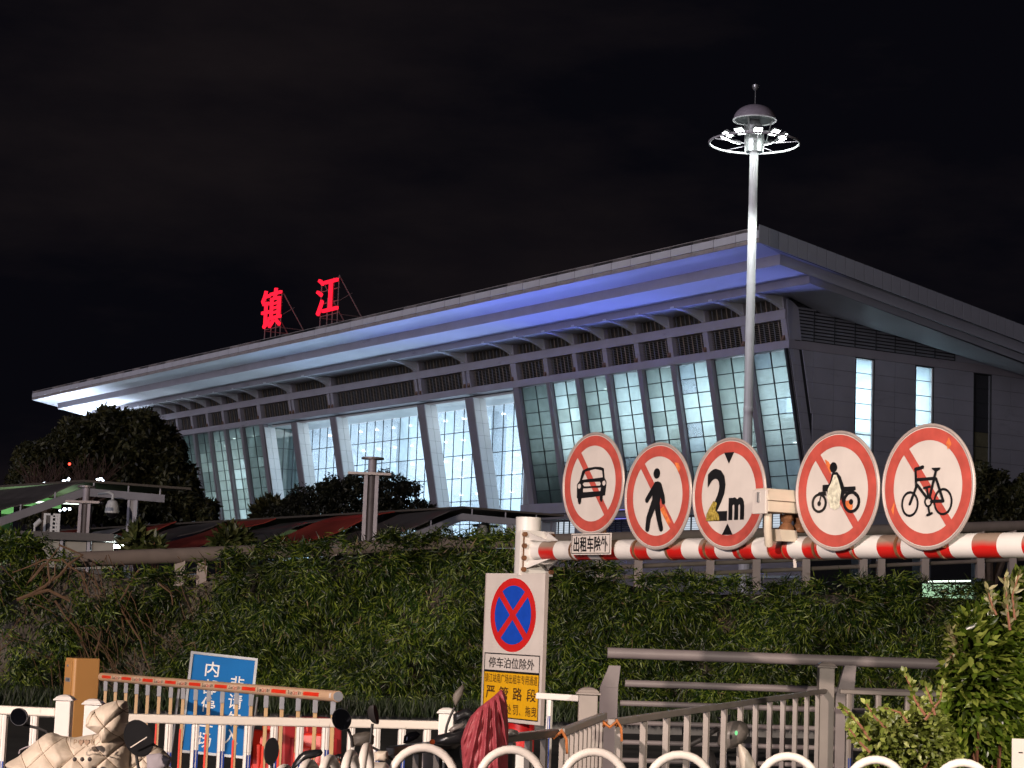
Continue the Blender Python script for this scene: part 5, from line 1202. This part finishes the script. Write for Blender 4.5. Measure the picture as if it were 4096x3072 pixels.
MB().tube([atY(1480,2985,8.85)-T, atY(1520,3004,8.85)-T, atY(1600,3060,8.85)-T], .006, 6).build('brake_lever', 'black_matt', s2)
for y_ in (.1,1.3): MB().tube([(.0,y_+.24*math.cos(k*math.pi/8),.25+.24*math.sin(k*math.pi/8)) for k in range(16)], .045, 8, closed=True).build('wheel', 'black_matt', s2, smooth=True)
# third scooter: black with instrument hood, phone-like panel and maroon cloth
T = Vector((-.2,9.35,0)); s3 = thing('electric_scooter', 'black scooter with a tall leaf-shaped mirror beside the maroon cloth', 'scooter', T, 0, 'parked scooters')
lobe(s3, T, [(1822,2826),(1811,2800),(1812,2780),(1822,2765),(1838,2748),(1852,2738),(1858,2750),(1852,2778),(1840,2800),(1828,2820)], (1832,2784), 9.4, .014, 'mirror', 'dusty_black')
MB().tube([atY(x,y,9.4)-T for x,y in ((1819,2828),(1800,2868),(1787,2905),(1782,2935))], .006, 8).build('mirror_stalk', 'black_matt', s3, smooth=True)
lobe(s3, T, [(1814,2855),(1860,2834),(1872,2833),(1896,2848),(1900,2862),(1850,2880),(1815,2892),(1812,2870)], (1850,2862), 9.6, .03, 'windscreen', 'black_plastic')
MB().tube([atY(1817,2896,9.5)-T, atY(1888,2862,9.5)-T], .004, 6).build('trim', 'chrome', s3)
lobe(s3, T, [(1792,2922),(1806,2908),(1850,2890),(1862,2896),(1855,2910),(1805,2930)], (1826,2912), 9.38, .015, 'instrument_panel', 'grey_plastic2')
lobe(s3, T, [(1735,2955),(1752,2940),(1790,2930),(1830,2920),(1870,2905),(1890,2920),(1890,2960),(1850,2978),(1790,2985),(1750,2980),(1730,2972)], (1810,2950), 9.4, .06, 'headset', 'black_plastic')
lobe(s3, T, [(1612,2972),(1616,2945),(1635,2930),(1665,2924),(1683,2938),(1668,2955),(1640,2970),(1620,2974)], (1645,2948), 9.3, .02, 'mirror', 'mirror_glass')
MB().tube([atY(1850,2985,9.3)-T, atY(1880,2966,9.3)-T], .013, 10).build('grip', 'black_matt', s3); MB().ball(tuple(atY(1729,2968,9.2)-T), .013,.012,.013, 10, 8).build('indicator', 'orange_lens', s3)
lobe(s3, T, [(1690,3000),(1760,2985),(1860,2975),(2000,2960),(2060,3000),(2050,3200),(1690,3200)], (1860,3080), 9.9, .12, 'body', 'black_plastic')
lobe(s3, T, [(2010,2930),(2022,2918),(2045,2915),(2070,2922),(2078,2940),(2040,2950),(2012,2945)], (2042,2934), 9.5, .03, 'rear_handle', 'grey_plastic2')
for y_ in (.3,1.5): MB().tube([(.0,y_+.24*math.cos(k*math.pi/8),.25+.24*math.sin(k*math.pi/8)) for k in range(16)], .045, 8, closed=True).build('wheel', 'black_matt', s3, smooth=True)
mat('maroon_cloth', (.33,.055,.07), .5, noise=.2, nscale=9, bump=.4, bscale=30)
mcT = Vector((-.1,9.2,0)); mc = thing('maroon_cloth', 'crumpled maroon rain cape hung over the black scooter in front of the text sign', 'cloth', mcT)
lobe(mc, mcT, [(1996,2764),(2004,2756),(2014,2762),(2024,2785),(2030,2840),(2034,2920),(2032,3060),(2040,3200),(1860,3200),(1850,3060),(1843,2965),(1856,2920),(1880,2868),(1915,2830),(1955,2800),(1980,2780)], (1955,2950), 9.2, .09, 'cloth', 'maroon_cloth', folds=.016, rings=40, nseg=220)
# fourth scooter seen through the grey bars
T = Vector((atY(2920,2900,16).x,16,0)); s4 = thing('electric_scooter', 'dark scooter with a cream leg shield behind the long grey barrier', 'scooter', T, 0, 'parked scooters')
lobe(s4, T, [(2868,2925),(2890,2900),(2925,2885),(2960,2882),(2988,2895),(2995,2925),(2985,2955),(2955,2985),(2905,3002),(2870,2980)], (2925,2938), 16, .12, 'headset', 'grey_plastic2')
lobe(s4, T, [(2868,2870),(2890,2862),(2925,2858),(2920,2885),(2880,2895)], (2895,2876), 16.1, .03, 'windscreen', 'black_plastic')
MB().tube([atY(2722,2998,15.8)-T, atY(2800,2960,15.8)-T, atY(2870,2915,15.9)-T], .02, 8).build('handlebar', 'black_matt', s4)
lobe(s4, T, [(2953,2978),(2962,2975),(2990,3000),(3020,3050),(3060,3200),(2985,3200),(2958,3050),(2952,3000)], (2990,3070), 15.9, .05, 'leg_shield', 'cream_plastic')
emis('green_lamp', (.3,1,.4), .9); MB().ball(tuple(atY(2945,2932,15.75)-T), .012,.01,.018, 8, 6).build('status_light', 'green_lamp', s4)
for y_ in (.3,1.5): MB().tube([(.0,y_+.24*math.cos(k*math.pi/8),.25+.24*math.sin(k*math.pi/8)) for k in range(16)], .045, 8, closed=True).build('wheel', 'black_matt', s4, smooth=True)
P = atY(4078,2990,12.2); t = thing('small_sign_plate', 'small white sign plate at the lower right corner of the view', 'sign', (P.x,P.y,0))
zz = atY(4078,2955,12.2).z; MB().box(-.045,.14,0,.01,zz-.28,zz).build('plate', 'white_film', t, bevel=.003); MB().tube([(.05,.03,0),(.05,.03,zz-.02)], .015, 8).build('post', 'steel', t); MB().box(-.005,.02,-.004,-.001,zz-.085,zz-.078).build('mark', 'black_film', t)
# ------------------------------------------------------------------ bushes at the right
leafmat('glossy_leaf', (.12,.20,.018), (.34,.40,.07), .26, .3)
leafmat('lime_leaf', (.22,.28,.045), (.40,.44,.12), .38, .3)
leafmat('young_leaf', (.30,.29,.12), (.42,.38,.2), .4, .3)
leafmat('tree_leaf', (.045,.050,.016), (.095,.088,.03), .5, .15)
leafmat('tree_leaf_silhouette', (.012,.014,.006), (.03,.03,.012), .5, .1)  # leaf colour darkened to carry the backlit silhouette
leafmat('shrub_leaf', (.035,.055,.018), (.07,.09,.03), .45, .2)
mat('bark', (.10,.07,.05), .9, noise=.3, nscale=9); mat('red_twig', (.22,.09,.05), .7)
def bush(name, label, cat, Y, outline, n, L, Wd, m, seed, thick=.7, tips=0, base_px=None, stems=10, group=None):
    g = np.random.default_rng(seed); o = np.array(outline, float); x0_, y0_ = o.min(0); x1_, y1_ = o.max(0)
    cc = atY((x0_+x1_)/2, y1_, Y); T = Vector((cc.x, cc.y+thick*.3, 0)); t = thing(name, label, cat, T, 0, group)
    px = g.uniform(x0_, x1_, n*4); py = g.uniform(y0_, y1_, n*4); ins = np.zeros(len(px), bool); j = len(o)-1
    for i in range(len(o)):
        c = ((o[i,1] > py) != (o[j,1] > py)) & (px < (o[j,0]-o[i,0])*(py-o[i,1])/(o[j,1]-o[i,1]+1e-9)+o[i,0]); ins ^= c; j = i
    px = px[ins][:n]; py = py[ins][:n]; n = len(px)
    ctr = o.mean(0); e = np.clip(1-np.hypot((px-ctr[0])/((x1_-x0_)/2+1), (py-ctr[1])/((y1_-y0_)/2+1)), 0, 1)**.5
    Yv = Y + thick*.6 - e*thick*g.uniform(.1,1,n)
    C = np.array([np.array(atY(a,b,y)) for a,b,y in zip(px,py,Yv)])-np.array(T)
    out = np.stack([(px-ctr[0])/((x1_-x0_)/2), -np.full(n,.8), -(py-ctr[1])/((y1_-y0_)/2)+.3], 1)
    D = out*.8+g.normal(0,.6,(n,3)); N = np.stack([g.normal(-.3,.5,n), g.normal(-.9,.4,n), g.normal(.8,.4,n)], 1)
    V, T_ = leaves_fine(C, D, N, g.uniform(.65,1.25,n)*L, g.uniform(.8,1.2,n)*Wd, .18)
    f_ = npmesh('foliage', V, T_, m, t); f_['kind'] = 'stuff'
    sb = MB()
    for k in range(stems):
        a = Vector((g.uniform(-.2,.2), 0, 0)); i = g.integers(0, n); b = Vector(C[i]); md = a.lerp(b,.5)+Vector((0,.1,.15)); sb.tube([a,md,b], [.02,.012,.005], 5)
    sb.build('stem', 'red_twig', t)
    return t, C
YB = 12.6
bush('photinia_bush', 'large glossy green bush with pointed leaves at the right edge', 'bush', YB, [(4140,2290),(4060,2300),(4040,2340),(4030,2400),(3985,2420),(3940,2400),(3905,2450),(3850,2460),(3830,2520),(3800,2590),(3795,2650),(3780,2700),(3800,2760),(3770,2800),(3800,2850),(3760,2900),(3740,2960),(3720,3120),(4140,3120)], 9500, .090, .038, 'glossy_leaf', 3, .9)
for k, pts in enumerate((((3966,2600),(3985,2500),(4025,2420),(4020,2330)),((3900,2650),(3930,2560),(3950,2470)),((3850,2720),(3830,2650),(3800,2600)),((4090,2500),(4075,2380),(4060,2305)))):
    pass
def sprays(parent_label, Y, specs, m, L, Wd, twig):
    t = thing('bush_shoots', parent_label, 'plant', Vector((atY(*specs[0][0],Y).x, Y, 0)), 0); T = Vector(t.location)
    Cs=[];Ds=[];Ns=[]; sb = MB()
    for sp in specs:
        P_ = [atY(x,y,Y-.15)-T for x,y in sp]; sb.tube(P_, [.009-.005*i/(len(P_)-1) for i in range(len(P_))], 6)
        for i in range(len(P_)-1):
            for s in np.linspace(.1,1,5):
                p = P_[i].lerp(P_[i+1], float(s)); d_ = (P_[i+1]-P_[i]).normalized()
                for q in range(2):
                    Cs.append(p); Ds.append(d_*.7+Vector((random.gauss(0,.6),random.gauss(-.2,.4),random.gauss(.1,.4)))); Ns.append(Vector((random.gauss(0,.5),-1,random.gauss(.3,.4))))
    n = len(Cs); V, F_ = leaves_fine(np.array(Cs), np.array(Ds), np.array(Ns), np.random.uniform(.7,1.2,n)*L, np.random.uniform(.8,1.2,n)*Wd, .15)
    npmesh('leaves', V, F_, m, t)['kind'] = 'stuff'; sb.build('stem', twig, t); return t
sprays('upright pale young shoots rising above the glossy bush at the right edge', YB, [((4040,2520),(4030,2440),(4025,2370),(4018,2310)),((4060,2480),(4050,2380),(4075,2300)),((3985,2460),(3965,2410),(3950,2360)),((3910,2660),(3880,2620),(3830,2590),(3795,2640)),((3870,2600),(3820,2560),(3795,2520))], 'young_leaf', .062, .024, 'red_twig')
bush('lime_shrub', 'low yellow-green shrub with small round leaves in front of the grey barrier', 'shrub', 11.6, [(3400,2930),(3395,2900),(3440,2885),(3480,2860),(3520,2850),(3560,2870),(3600,2850),(3640,2860),(3660,2800),(3700,2800),(3740,2830),(3790,2900),(3830,3000),(3850,3120),(3440,3120),(3430,3040),(3470,3000),(3420,2960)], 5200, .042, .026, 'lime_leaf', 8, .6)
sprays('thin upright shoots with small round lime leaves standing above the low shrub', 11.6, [((3700,2860),(3660,2800),(3640,2740),(3615,2690)),((3480,2960),(3440,2900),(3400,2860),(3370,2830)),((3560,2930),(3500,2870),(3465,2815)),((3480,3010),(3440,2970),(3385,2900)),((3740,2860),(3720,2790),(3700,2740)),((3640,2900),(3600,2850),(3530,2830)),((3700,2880),(3760,2800),(3770,2740))], 'lime_leaf', .044, .029, 'red_twig')
# weeds over the hedge top
def plant(label, px, py, w_, h_, Y, n, L, m='shrub_leaf', seed=1, name='shrub'):
    return bush(name, label, 'shrub', Y, [(px-w_/2,py),(px-w_*.45,py-h_*.5),(px-w_*.15,py-h_),(px+w_*.1,py-h_*.9),(px+w_*.4,py-h_*.55),(px+w_/2,py)], n, L, L*.33, m, seed, .5, stems=5)
leafmat('weed_leaf', (.06,.08,.02), (.14,.15,.05), .4, .25)
plant('small leafy shrub above the rail, right of the light column', 555, 2225, 110, 110, 32, 420, .22, 'weed_leaf', 21)
plant('leafy weed in front of the dark canopy roof, left of centre', 935, 2200, 160, 85, 34, 520, .2, 'weed_leaf', 22)
plant('thin weed sprouting over the rail between the two leafy weeds', 630, 2215, 60, 60, 31.5, 60, .2, 'weed_leaf', 23)
plant('clump of narrow leaves at the left edge above the vines', 60, 2230, 220, 95, 30.5, 900, .16, 'bamboo_leaf', 24)
plant('dark shrub against the lit glass at the foot of the left bays', 1100, 2090, 190, 95, 68, 900, .3, 'tree_leaf', 25)
# ------------------------------------------------------------------ trees
def tree(label, Y, blobs, n, L, m, seed, name='broadleaf_tree', trunk=None, group='dark trees around the station', depth=3., noise_=.35, holes=0):
    """blobs: photo-pixel ellipses (x, y, rx, ry)"""
    g = np.random.default_rng(seed); b = np.array(blobs, float); T0 = atY(b[0,0], b[0,1], Y); T = Vector((T0.x, Y, 0))
    t = thing(name, label, 'tree', T, 0, group); k = Y/4/FPX
    wts = (b[:,2]*b[:,3]); wts /= wts.sum(); idx = g.choice(len(b), n, p=wts)
    th = g.uniform(0, 2*np.pi, n); u = g.uniform(-1,1,n); r = g.uniform(.0,1,n)**(1/4.)*(1+.12*np.sin(th*5+idx)+.10*np.sin(th*11+u*7))
    sx_ = np.sqrt(1-u*u)
    # leaf clumps
    cl = g.normal(0, 1, (n//28+1, 3)); ci = g.integers(0, len(cl), n)
    X = b[idx,0]+b[idx,2]*r*sx_*np.cos(th); Z_ = b[idx,1]+b[idx,3]*r*sx_*np.sin(th); Dp = depth*r*u
    q = np.round(np.stack([X/15., Z_/15., Dp*1.5], 1)); hsh = np.abs(np.sin(q@np.array([12.9898,78.233,37.719]))*43758.5453)%1
    keep = hsh > holes; X, Z_, Dp = X[keep], Z_[keep], Dp[keep]; n = len(X)
    Yv = Y+Dp; base = np.array([np.array(atY(a, c, y)) for a, c, y in zip(X, Z_, Yv)])-np.array(T)
    D = g.normal(0,1,(n,3)); D[:,2] -= .3; N = g.normal(0,1,(n,3)); N[:,2] += .6; N[:,1] -= .4
    V, F_ = leaves(base, D, N, g.uniform(.6,1.3,n)*L, g.uniform(.7,1.2,n)*L*.45, .2)
    npmesh('crown', V, F_, m, t)['kind'] = 'stuff'
    tp = atY(b[0,0], b[0,1], Y)-T
    mb = MB(); mb.tube([(0,0,0),(tp.x*.3,0,max(tp.z,1)*.5),(tp.x,0,tp.z)], [.28,.2,.08], 8)
    mb.build('trunk', 'bark', t, smooth=True)
    lb_ = MB()
    for i in range(min(len(b), 9)):
        e = atY(b[i,0], b[i,1]-b[i,3]*.4, Y+g.uniform(-1,1))-T; s = Vector((tp.x*.25,0,max(tp.z,1)*.42)); lb_.tube([s, s.lerp(e,.5)+Vector((g.uniform(-.3,.3),0,-.2)), e], [.12,.07,.02], 5)
    lb_.build('limb', 'bark', t); return t
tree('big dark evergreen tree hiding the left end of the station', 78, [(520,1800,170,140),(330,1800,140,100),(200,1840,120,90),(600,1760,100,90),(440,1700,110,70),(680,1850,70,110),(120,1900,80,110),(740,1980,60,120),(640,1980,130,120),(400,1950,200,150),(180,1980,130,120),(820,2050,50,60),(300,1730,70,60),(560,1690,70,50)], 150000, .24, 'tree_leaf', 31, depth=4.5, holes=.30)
tree('dark bushy tree in front of the lit portal glass', 66, [(1270,2070,130,130),(1390,2030,120,125),(1160,2090,110,95),(1470,1990,60,100),(1550,1960,80,75),(1620,2060,100,70),(1690,2060,60,60),(1540,2070,90,90),(1402,1918,32,24),(1325,1965,65,60),(1640,1955,50,32),(1710,2100,45,60),(1195,2010,55,45)], 62000, .14, 'tree_leaf_silhouette', 32, depth=2.0, holes=.46)
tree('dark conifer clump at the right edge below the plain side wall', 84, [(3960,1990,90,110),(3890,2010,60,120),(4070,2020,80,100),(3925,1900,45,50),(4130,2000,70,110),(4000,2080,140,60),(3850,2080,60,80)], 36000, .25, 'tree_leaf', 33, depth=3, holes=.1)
# bare reddish shrubs in front of the big tree
mat('bare_twig', (.085,.05,.04), .8)
for i, (cx_, cy_, w_, h_) in enumerate(((190,1935,170,190),(355,1925,120,210))):
    T = Vector((atY(cx_,cy_,62).x,62,0)); t = thing('bare_shrub', ('left' if i == 0 else 'right')+' one of two leafless reddish shrubs in front of the big dark tree', 'shrub', T, 0, 'leafless reddish shrubs'); tw = MB(); g = random.Random(i+4)
    for k in range(110):
        x0_ = cx_+g.gauss(0,w_*.12); y0_ = cy_+h_*.42; a = g.gauss(0,.35); ln = h_*g.uniform(.5,1)
        pts = [(x0_,y0_)]; aa = a
        for s in range(5): aa += g.gauss(0,.18); pts.append((pts[-1][0]+math.sin(aa)*ln/5*1.2, pts[-1][1]-math.cos(aa)*ln/5))
        y_ = 62+g.uniform(-1.5,1.5); tw.tube([atY(x,y,y_)-T for x,y in pts], [.03,.026,.02,.016,.012,.008], 4, cap=False)
    tw.build('branches', 'bare_twig', t)['kind'] = 'stuff'; MB().tube([(0,0,0),(0,0,(atY(cx_,cy_+h_*.42,62)-T).z+.3)], .12, 6).build('trunk', 'bark', t)
# ------------------------------------------------------------------ canopies of the taxi rank
mat('canopy_steel', (.40,.40,.45), .45, noise=.12, nscale=2, stain=((.22,.15,.12),(1.4,1.4,2),.66))
mat('canopy_roof', (.13,.12,.12), .34, noise=.3, nscale=1.5, bump=.3, bscale=3); mat('canopy_red_reflection', (.42,.07,.05), .38, noise=.35, nscale=.8); mat('canopy_roof_grey', (.28,.28,.29), .38, noise=.4, nscale=1.2)  # red reflections are put into the colour of some roof panels
mat('canopy_green_lit', (.30,.55,.28), .5); mat('canopy_under', (.10,.085,.07), .6); emis('tube_light', (.85,1,.85), 2.5)  # green light is put into the colour of the rear beams and columns
def canopy(label, Y, kink, low, end, back, roof, split=1, sag=0., lit=True):
    K, Lw, En = atY(*kink,Y), atY(*low,Y-1.2), atY(*end,Y+.8); T = Vector((K.x,K.y,0)); t = thing('canopy', label, 'canopy', T, 0, 'low canopies of the taxi rank'); K-=T; Lw-=T; En-=T
    bk = Vector(back)
    MB().bar(Lw,K,.14,.17).build('roof_beam', 'canopy_steel', t); MB().bar(K-(En-K).normalized()*.03,En,.14,.17).build('roof_beam', 'canopy_steel', t)
    up_ = Vector((0,0,.22)); n = 6; 
    for k in range(split):
        a = k/split; b = (k+.93)/split; o1, o2 = bk*a, bk*b
        lift = Vector((0,0,.05*(k % 2)))
        f_ = MB()
        P1 = [Lw+(K-Lw)*.0+up_+lift, K+up_+lift]
        nn = 8; rows = []
        for i in range(nn+1):
            s = i/nn; w_ = sag*math.sin(s*math.pi)
            rows.append((Lw.lerp(K,s)+up_+lift+o1+Vector((0,0,w_+.05*math.sin(s*9+k))), Lw.lerp(K,s)+up_+lift+o2+Vector((0,0,w_-.10+.05*math.sin(s*7+k*2)))))
        vs = [p for r_ in rows for p in r_]; vs += [p-Vector((0,0,.03)) for p in vs]
        m2 = (nn+1)*2; fs = [(2*i,2*i+1,2*i+3,2*i+2) for i in range(nn)]+[(m2+2*i,m2+2*i+2,m2+2*i+3,m2+2*i+1) for i in range(nn)]+[(0,m2,m2+1,1),(m2-2,m2-1,2*m2-1,2*m2-2)]+[(2*i,2*i+2,m2+2*i+2,m2+2*i) for i in range(nn)]+[(2*i+1,m2+2*i+1,m2+2*i+3,2*i+3) for i in range(nn)]
        f_.add(vs, fs).build('roof_panel', roof if isinstance(roof, str) else roof[k % len(roof)], t)
    MB().hexa([K+up_,En+up_+Vector((.6,0,0)),En+up_+Vector((.6,0,0))+bk,K+up_+bk],[K+up_+Vector((0,0,.05)),En+up_+Vector((.6,0,.05)),En+up_+Vector((.6,0,.05))+bk,K+up_+bk+Vector((0,0,.05))]).build('flat_roof', 'canopy_under', t)
    for s in (.12,.55,.95): p = K.lerp(En,s); MB().tube([p+Vector((0,0,.07)),p+Vector((0,0,.23))],.02,6).build('roof_bracket', 'canopy_steel', t)
    for s in (.02,.35,.7): p = Lw.lerp(K,s); MB().tube([p+Vector((0,0,.07)),p+Vector((0,0,.22))],.02,6).build('roof_bracket', 'canopy_steel', t)
    for k in range(1,4):
        o_ = bk*(k/3.2); MB().bar(Lw+o_,K+o_,.12,.22).build('rear_beam', 'canopy_green_lit', t); MB().bar(K+o_,En+o_,.12,.22).build('rear_beam', 'canopy_green_lit', t)
    p = K.lerp(En,.62); MB().box(p.x-.11,p.x-.06,p.y-.1,p.y+.1,0,p.z-.09).box(p.x+.06,p.x+.11,p.y-.1,p.y+.1,0,p.z-.09).box(p.x-.06,p.x+.06,p.y-.02,p.y+.02,0,p.z-.09).build('column', 'canopy_steel', t)
    for k in (1,2): o_ = bk*(k/3.2); q = K.lerp(En,.3)+o_; MB().box(q.x-.12,q.x+.12,q.y-.1,q.y+.1,0,q.z-.12).build('rear_column', 'canopy_green_lit', t)
    for k in range(3 if lit else 0): o_ = bk*(.15+.25*k); q = K.lerp(En,.3)+o_; MB().box(q.x-.5,q.x+.5,q.y-.04,q.y+.04,q.z-.16,q.z-.12).build('tube_light', 'tube_light', t)
    if lit: area('canopy_light', K.lerp(En,.4)+bk*.3+Vector((0,0,-.35)), 3, 3, 40, (.62,1,.55), (0,0,1), t)
    return t
canopy('nearer canopy frame at the left with green light painted into its beams beneath a black roof', 44, (335,1968), (-60,2108), (655,1995), (-10,12,-.05), 'canopy_roof', 3, .0)
canopy('long canopy roof with painted red reflections running left from the station portal', 50, (1850,2068), (1420,2235), (2160,2098), (-22,30,-.4), ['canopy_roof','canopy_red_reflection','canopy_roof','canopy_red_reflection','canopy_roof','canopy_red_reflection','canopy_roof_grey','canopy_red_reflection','canopy_roof_grey','canopy_roof','canopy_roof','canopy_roof'], 12, .05, lit=False)
# steel light columns with discs
mat('column_pinkish', (.42,.38,.42), .4, noise=.2, nscale=3, stain=((.24,.16,.14),(3,3,1.2),.6)); mat('column_core', (.13,.11,.11), .5); mat('disc_metal', (.28,.25,.25), .4, metal=.3)
def lightcol(label, px, pyt, pyb, Y, wpx):
    a = atY(px,pyt,Y); T = Vector((a.x,a.y,0)); w_ = wpx/4*Y/FPX; H_ = a.z
    t = thing('light_column', label, 'lamp', T, 0, 'steel light columns')
    for sx_ in (-1,1):
        for sy_ in (-1,1): MB().box(sx_*w_*.38-w_*.13,sx_*w_*.38+w_*.13,sy_*w_*.35-w_*.07,sy_*w_*.35+w_*.07,0,H_).build('profile', 'column_pinkish', t)
    MB().tube([(0,0,0),(0,0,H_-.0)], w_*.30, 12).build('core', 'column_core', t, smooth=True)
    for z in (H_-1.75, H_-2.9): MB().box(-w_*.55,w_*.55,-w_*.42,w_*.42,z,z+.06).build('cross_plate', 'column_pinkish', t)
    MB().box(-w_*1.6,w_*1.35,-w_*.8,w_*.8,H_,H_+.05).build('disc', 'disc_metal', t); MB().tube([(0,0,H_+.05),(0,0,H_+.33)], w_*.30, 14).build('lamp_body', 'column_pinkish', t, smooth=True); MB().tube([(0,0,H_+.33),(0,0,H_+.37)], w_*.78, 20).build('top_disc', 'disc_metal', t)
    return t
lightcol('steel light column with two discs before the lit portal, tallest of the three', 1488, 1902, 2230, 41, 58)
lightcol('steel light column with two discs under the left canopy', 343, 2014, 2230, 42, 46)
lightcol('small far steel light column under the right end of the red canopy', 1945, 2108, 2160, 52, 34)
# dome cameras
for i, (px, py, Y, lab) in enumerate(((448,2045,43.2,'white dome camera hanging from the left canopy column'),(1928,2133,51,'white dome camera beside the far light column'))):
    c = atY(px,py,Y); t = thing('dome_camera', lab, 'camera', c, 0, 'dome cameras'); s = Y/43.
    MB().lathe([(.02,.26),(.10,.22),(.14,.12),(.155,.0),(.15,-.04)], 18).build('housing', 'white_panel', t, smooth=True); MB().lathe([(.13,-.041),(.11,-.10),(.05,-.15),(.01,-.16)], 16).build('dome', 'black_plastic', t, smooth=True)
    MB().tube([(0,0,.24),(0,0,.36),(-.08,0,.40),(-.32,0,.36)], .03, 8).build('arm', 'white_panel', t, smooth=True)
# kiosk roof, windows, AC guard
mat('kiosk_roof', (.022,.018,.02), .45, noise=.2, nscale=2); mat('kiosk_pane', (.28,.27,.22), .4, noise=.3, nscale=1.2)
a = atY(20,2130,40); b = atY(457,2138,40); zt2 = atY(240,2128,40).z; zb2 = atY(240,2158,40).z
t = thing('kiosk', 'low kiosk with a dark flat roof edge and pale windows at the left', 'kiosk', Vector((a.x,40,0))); W_ = b.x-a.x
MB().box(0,W_,0,3,zb2,zt2).build('roof_edge', 'kiosk_roof', t)
for k in range(4):
    x0_ = W_*k/4+.06; MB().box(x0_,x0_+W_/4-.12,.3,.34,zb2-.55,zb2-.02).build('window', 'kiosk_pane', t); MB().box(x0_-.09,x0_-.03,.22,.36,0,zb2-.001).build('mullion', 'canopy_steel', t); MB().box(x0_,x0_+W_/4-.12,.28,.4,0,zb2-.56).build('wall', 'kiosk_roof', t)
q = atY(208,2090,41)
t = thing('air_conditioner_guard', 'white window grille frame with two rows of square openings on the kiosk roof', 'frame', Vector((q.x,41,zt2)))
h2 = atY(208,2054,41).z-zt2; w2 = 66/4*41/FPX; 
for bx_ in ((-w2/2,-w2/2+.05,0,h2),(w2/2-.06,w2/2,0,h2),(-.03,.02,0,h2),(-w2/2+.05,w2/2-.06,h2-.04,h2),(-w2/2+.05,w2/2-.06,0,.03)): MB().box(bx_[0],bx_[1],-.03,.03,bx_[2],bx_[3]).build('frame_bar', 'white_panel', t)
for k in range(1,5): z = h2*k/5; MB().box(.02,w2/2-.06,-.025,.025,z-.015,z+.015).build('grille_bar', 'white_panel', t)
MB().box(w2*.2,w2*.2+.03,-.02,.02,.03,h2-.04).build('grille_bar', 'white_panel', t); MB().box(-w2/2+.05,-.03,.0,.02,.03,h2-.04).build('mesh_panel', 'kiosk_roof', t)
q = atY(138,2115,40.3); t = thing('small_camera', 'tiny white bullet camera on the kiosk roof left of the grille frame', 'camera', Vector((q.x,q.y,zt2))); MB().tube([(0,0,.12),(.12,0,.24)],.05,10).build('body', 'white_panel', t); MB().tube([(0,0,0),(0,0,.13)],.02,6).build('stem', 'white_panel', t)
q = atY(478,2172,40.5); t = thing('fluorescent_light', 'double white fluorescent tube light at the right end of the kiosk', 'lamp', q)
for z in (.07,-.07): MB().tube([(-.28,0,z),(.28,0,z)], .035, 8).build('tube', 'lamp_lens' if z < 0 else 'tube_light', t)
# twinkling lights seen through the trees
emis('white_bulb', (.75,.85,1), 14); emis('red_bulb', (1,.05,.03), 6); emis('cool_glow', (.55,.72,1), 5)
def bulbs(label, lst, Y, m, r, seed=1):
    c = atY(lst[0][0], lst[0][1], Y); t = thing('string_lights', label, 'light', c, 0); g = random.Random(seed)
    for (x,y,s) in lst:
        p = atY(x,y,Y)-c; MB().ball(tuple(p), r*s, r*s, r*s, 8, 6).build('bulb', m, t)
g = random.Random(2)
def cl(x, y, n, sp): return [(x+g.gauss(0,sp), y+g.gauss(0,sp*.8), g.uniform(.4,1.2)) for _ in range(n)]
bulbs('cluster of small white lights above the left canopy, leftmost of three', cl(180,1936,9,7), 56, 'white_bulb', .028)
bulbs('cluster of small white lights above the canopy bend, middle of three', cl(264,1922,11,8), 56, 'white_bulb', .028)
bulbs('cluster of small white lights above the canopy beam, rightmost of three', cl(402,1918,10,6), 56, 'white_bulb', .028)
bulbs('three tiny white lights seen below the left canopy', [(258,2037,.9),(278,2036,.8),(240,2042,.6)], 56, 'white_bulb', .05)
bulbs('single red aviation light in the dark tree', [(278,1856,1)], 60, 'red_bulb', .04)
bulbs('white lamps shining through the bushy tree at the portal', cl(1620,2025,16,12), 70, 'cool_glow', .11)
# lit utility panel behind the hedge at the right
q = atY(3795,2372,38); t = thing('lit_panel', 'small pale green lit panel behind the hedge top at the right', 'light', q)
emis('green_panel', (.62,1,.62), .75); MB().box(-.48,.48,0,.1,-.30,.16).build('panel', 'green_panel', t); MB().tube([(-.40,-.05,.2),(.40,-.05,.24)], .015, 8).build('tube', 'tube_light', t)
point('panel_glow', (0,-.8,.6), 26, (.6,1,.5), .2, t)
# no stopping board and air conditioner by the portal
q = atY(1778,2165,52); t = thing('far_notice_board', 'small far white board with a blue and red disc below the canopy', 'sign board', q)
MB().box(-.28,.28,0,.05,-1.0,.12).build('board', 'white_panel', t); flat([circ(0,-.12,.17,.17,24)], 'red_disc', 'red_bright', t, .01); flat([circ(0,-.12,.12,.12,24)], 'blue_disc', 'blue_film', t, .014)
q = atY(1850,2165,52.5); t = thing('air_conditioner', 'small far white air conditioner unit right of the white notice board', 'air conditioner', q)
MB().box(-.55,.55,0,.4,-.9,.12).build('casing', 'white_panel', t); MB().box(-.42,.05,-.01,-.001,-.35,.02).build('grille', 'black_plastic', t); MB().box(.2,.45,-.01,-.001,-.1,.03).build('vent', 'black_plastic', t)
# tidy: every light object named plainly, camera and world already set at the top
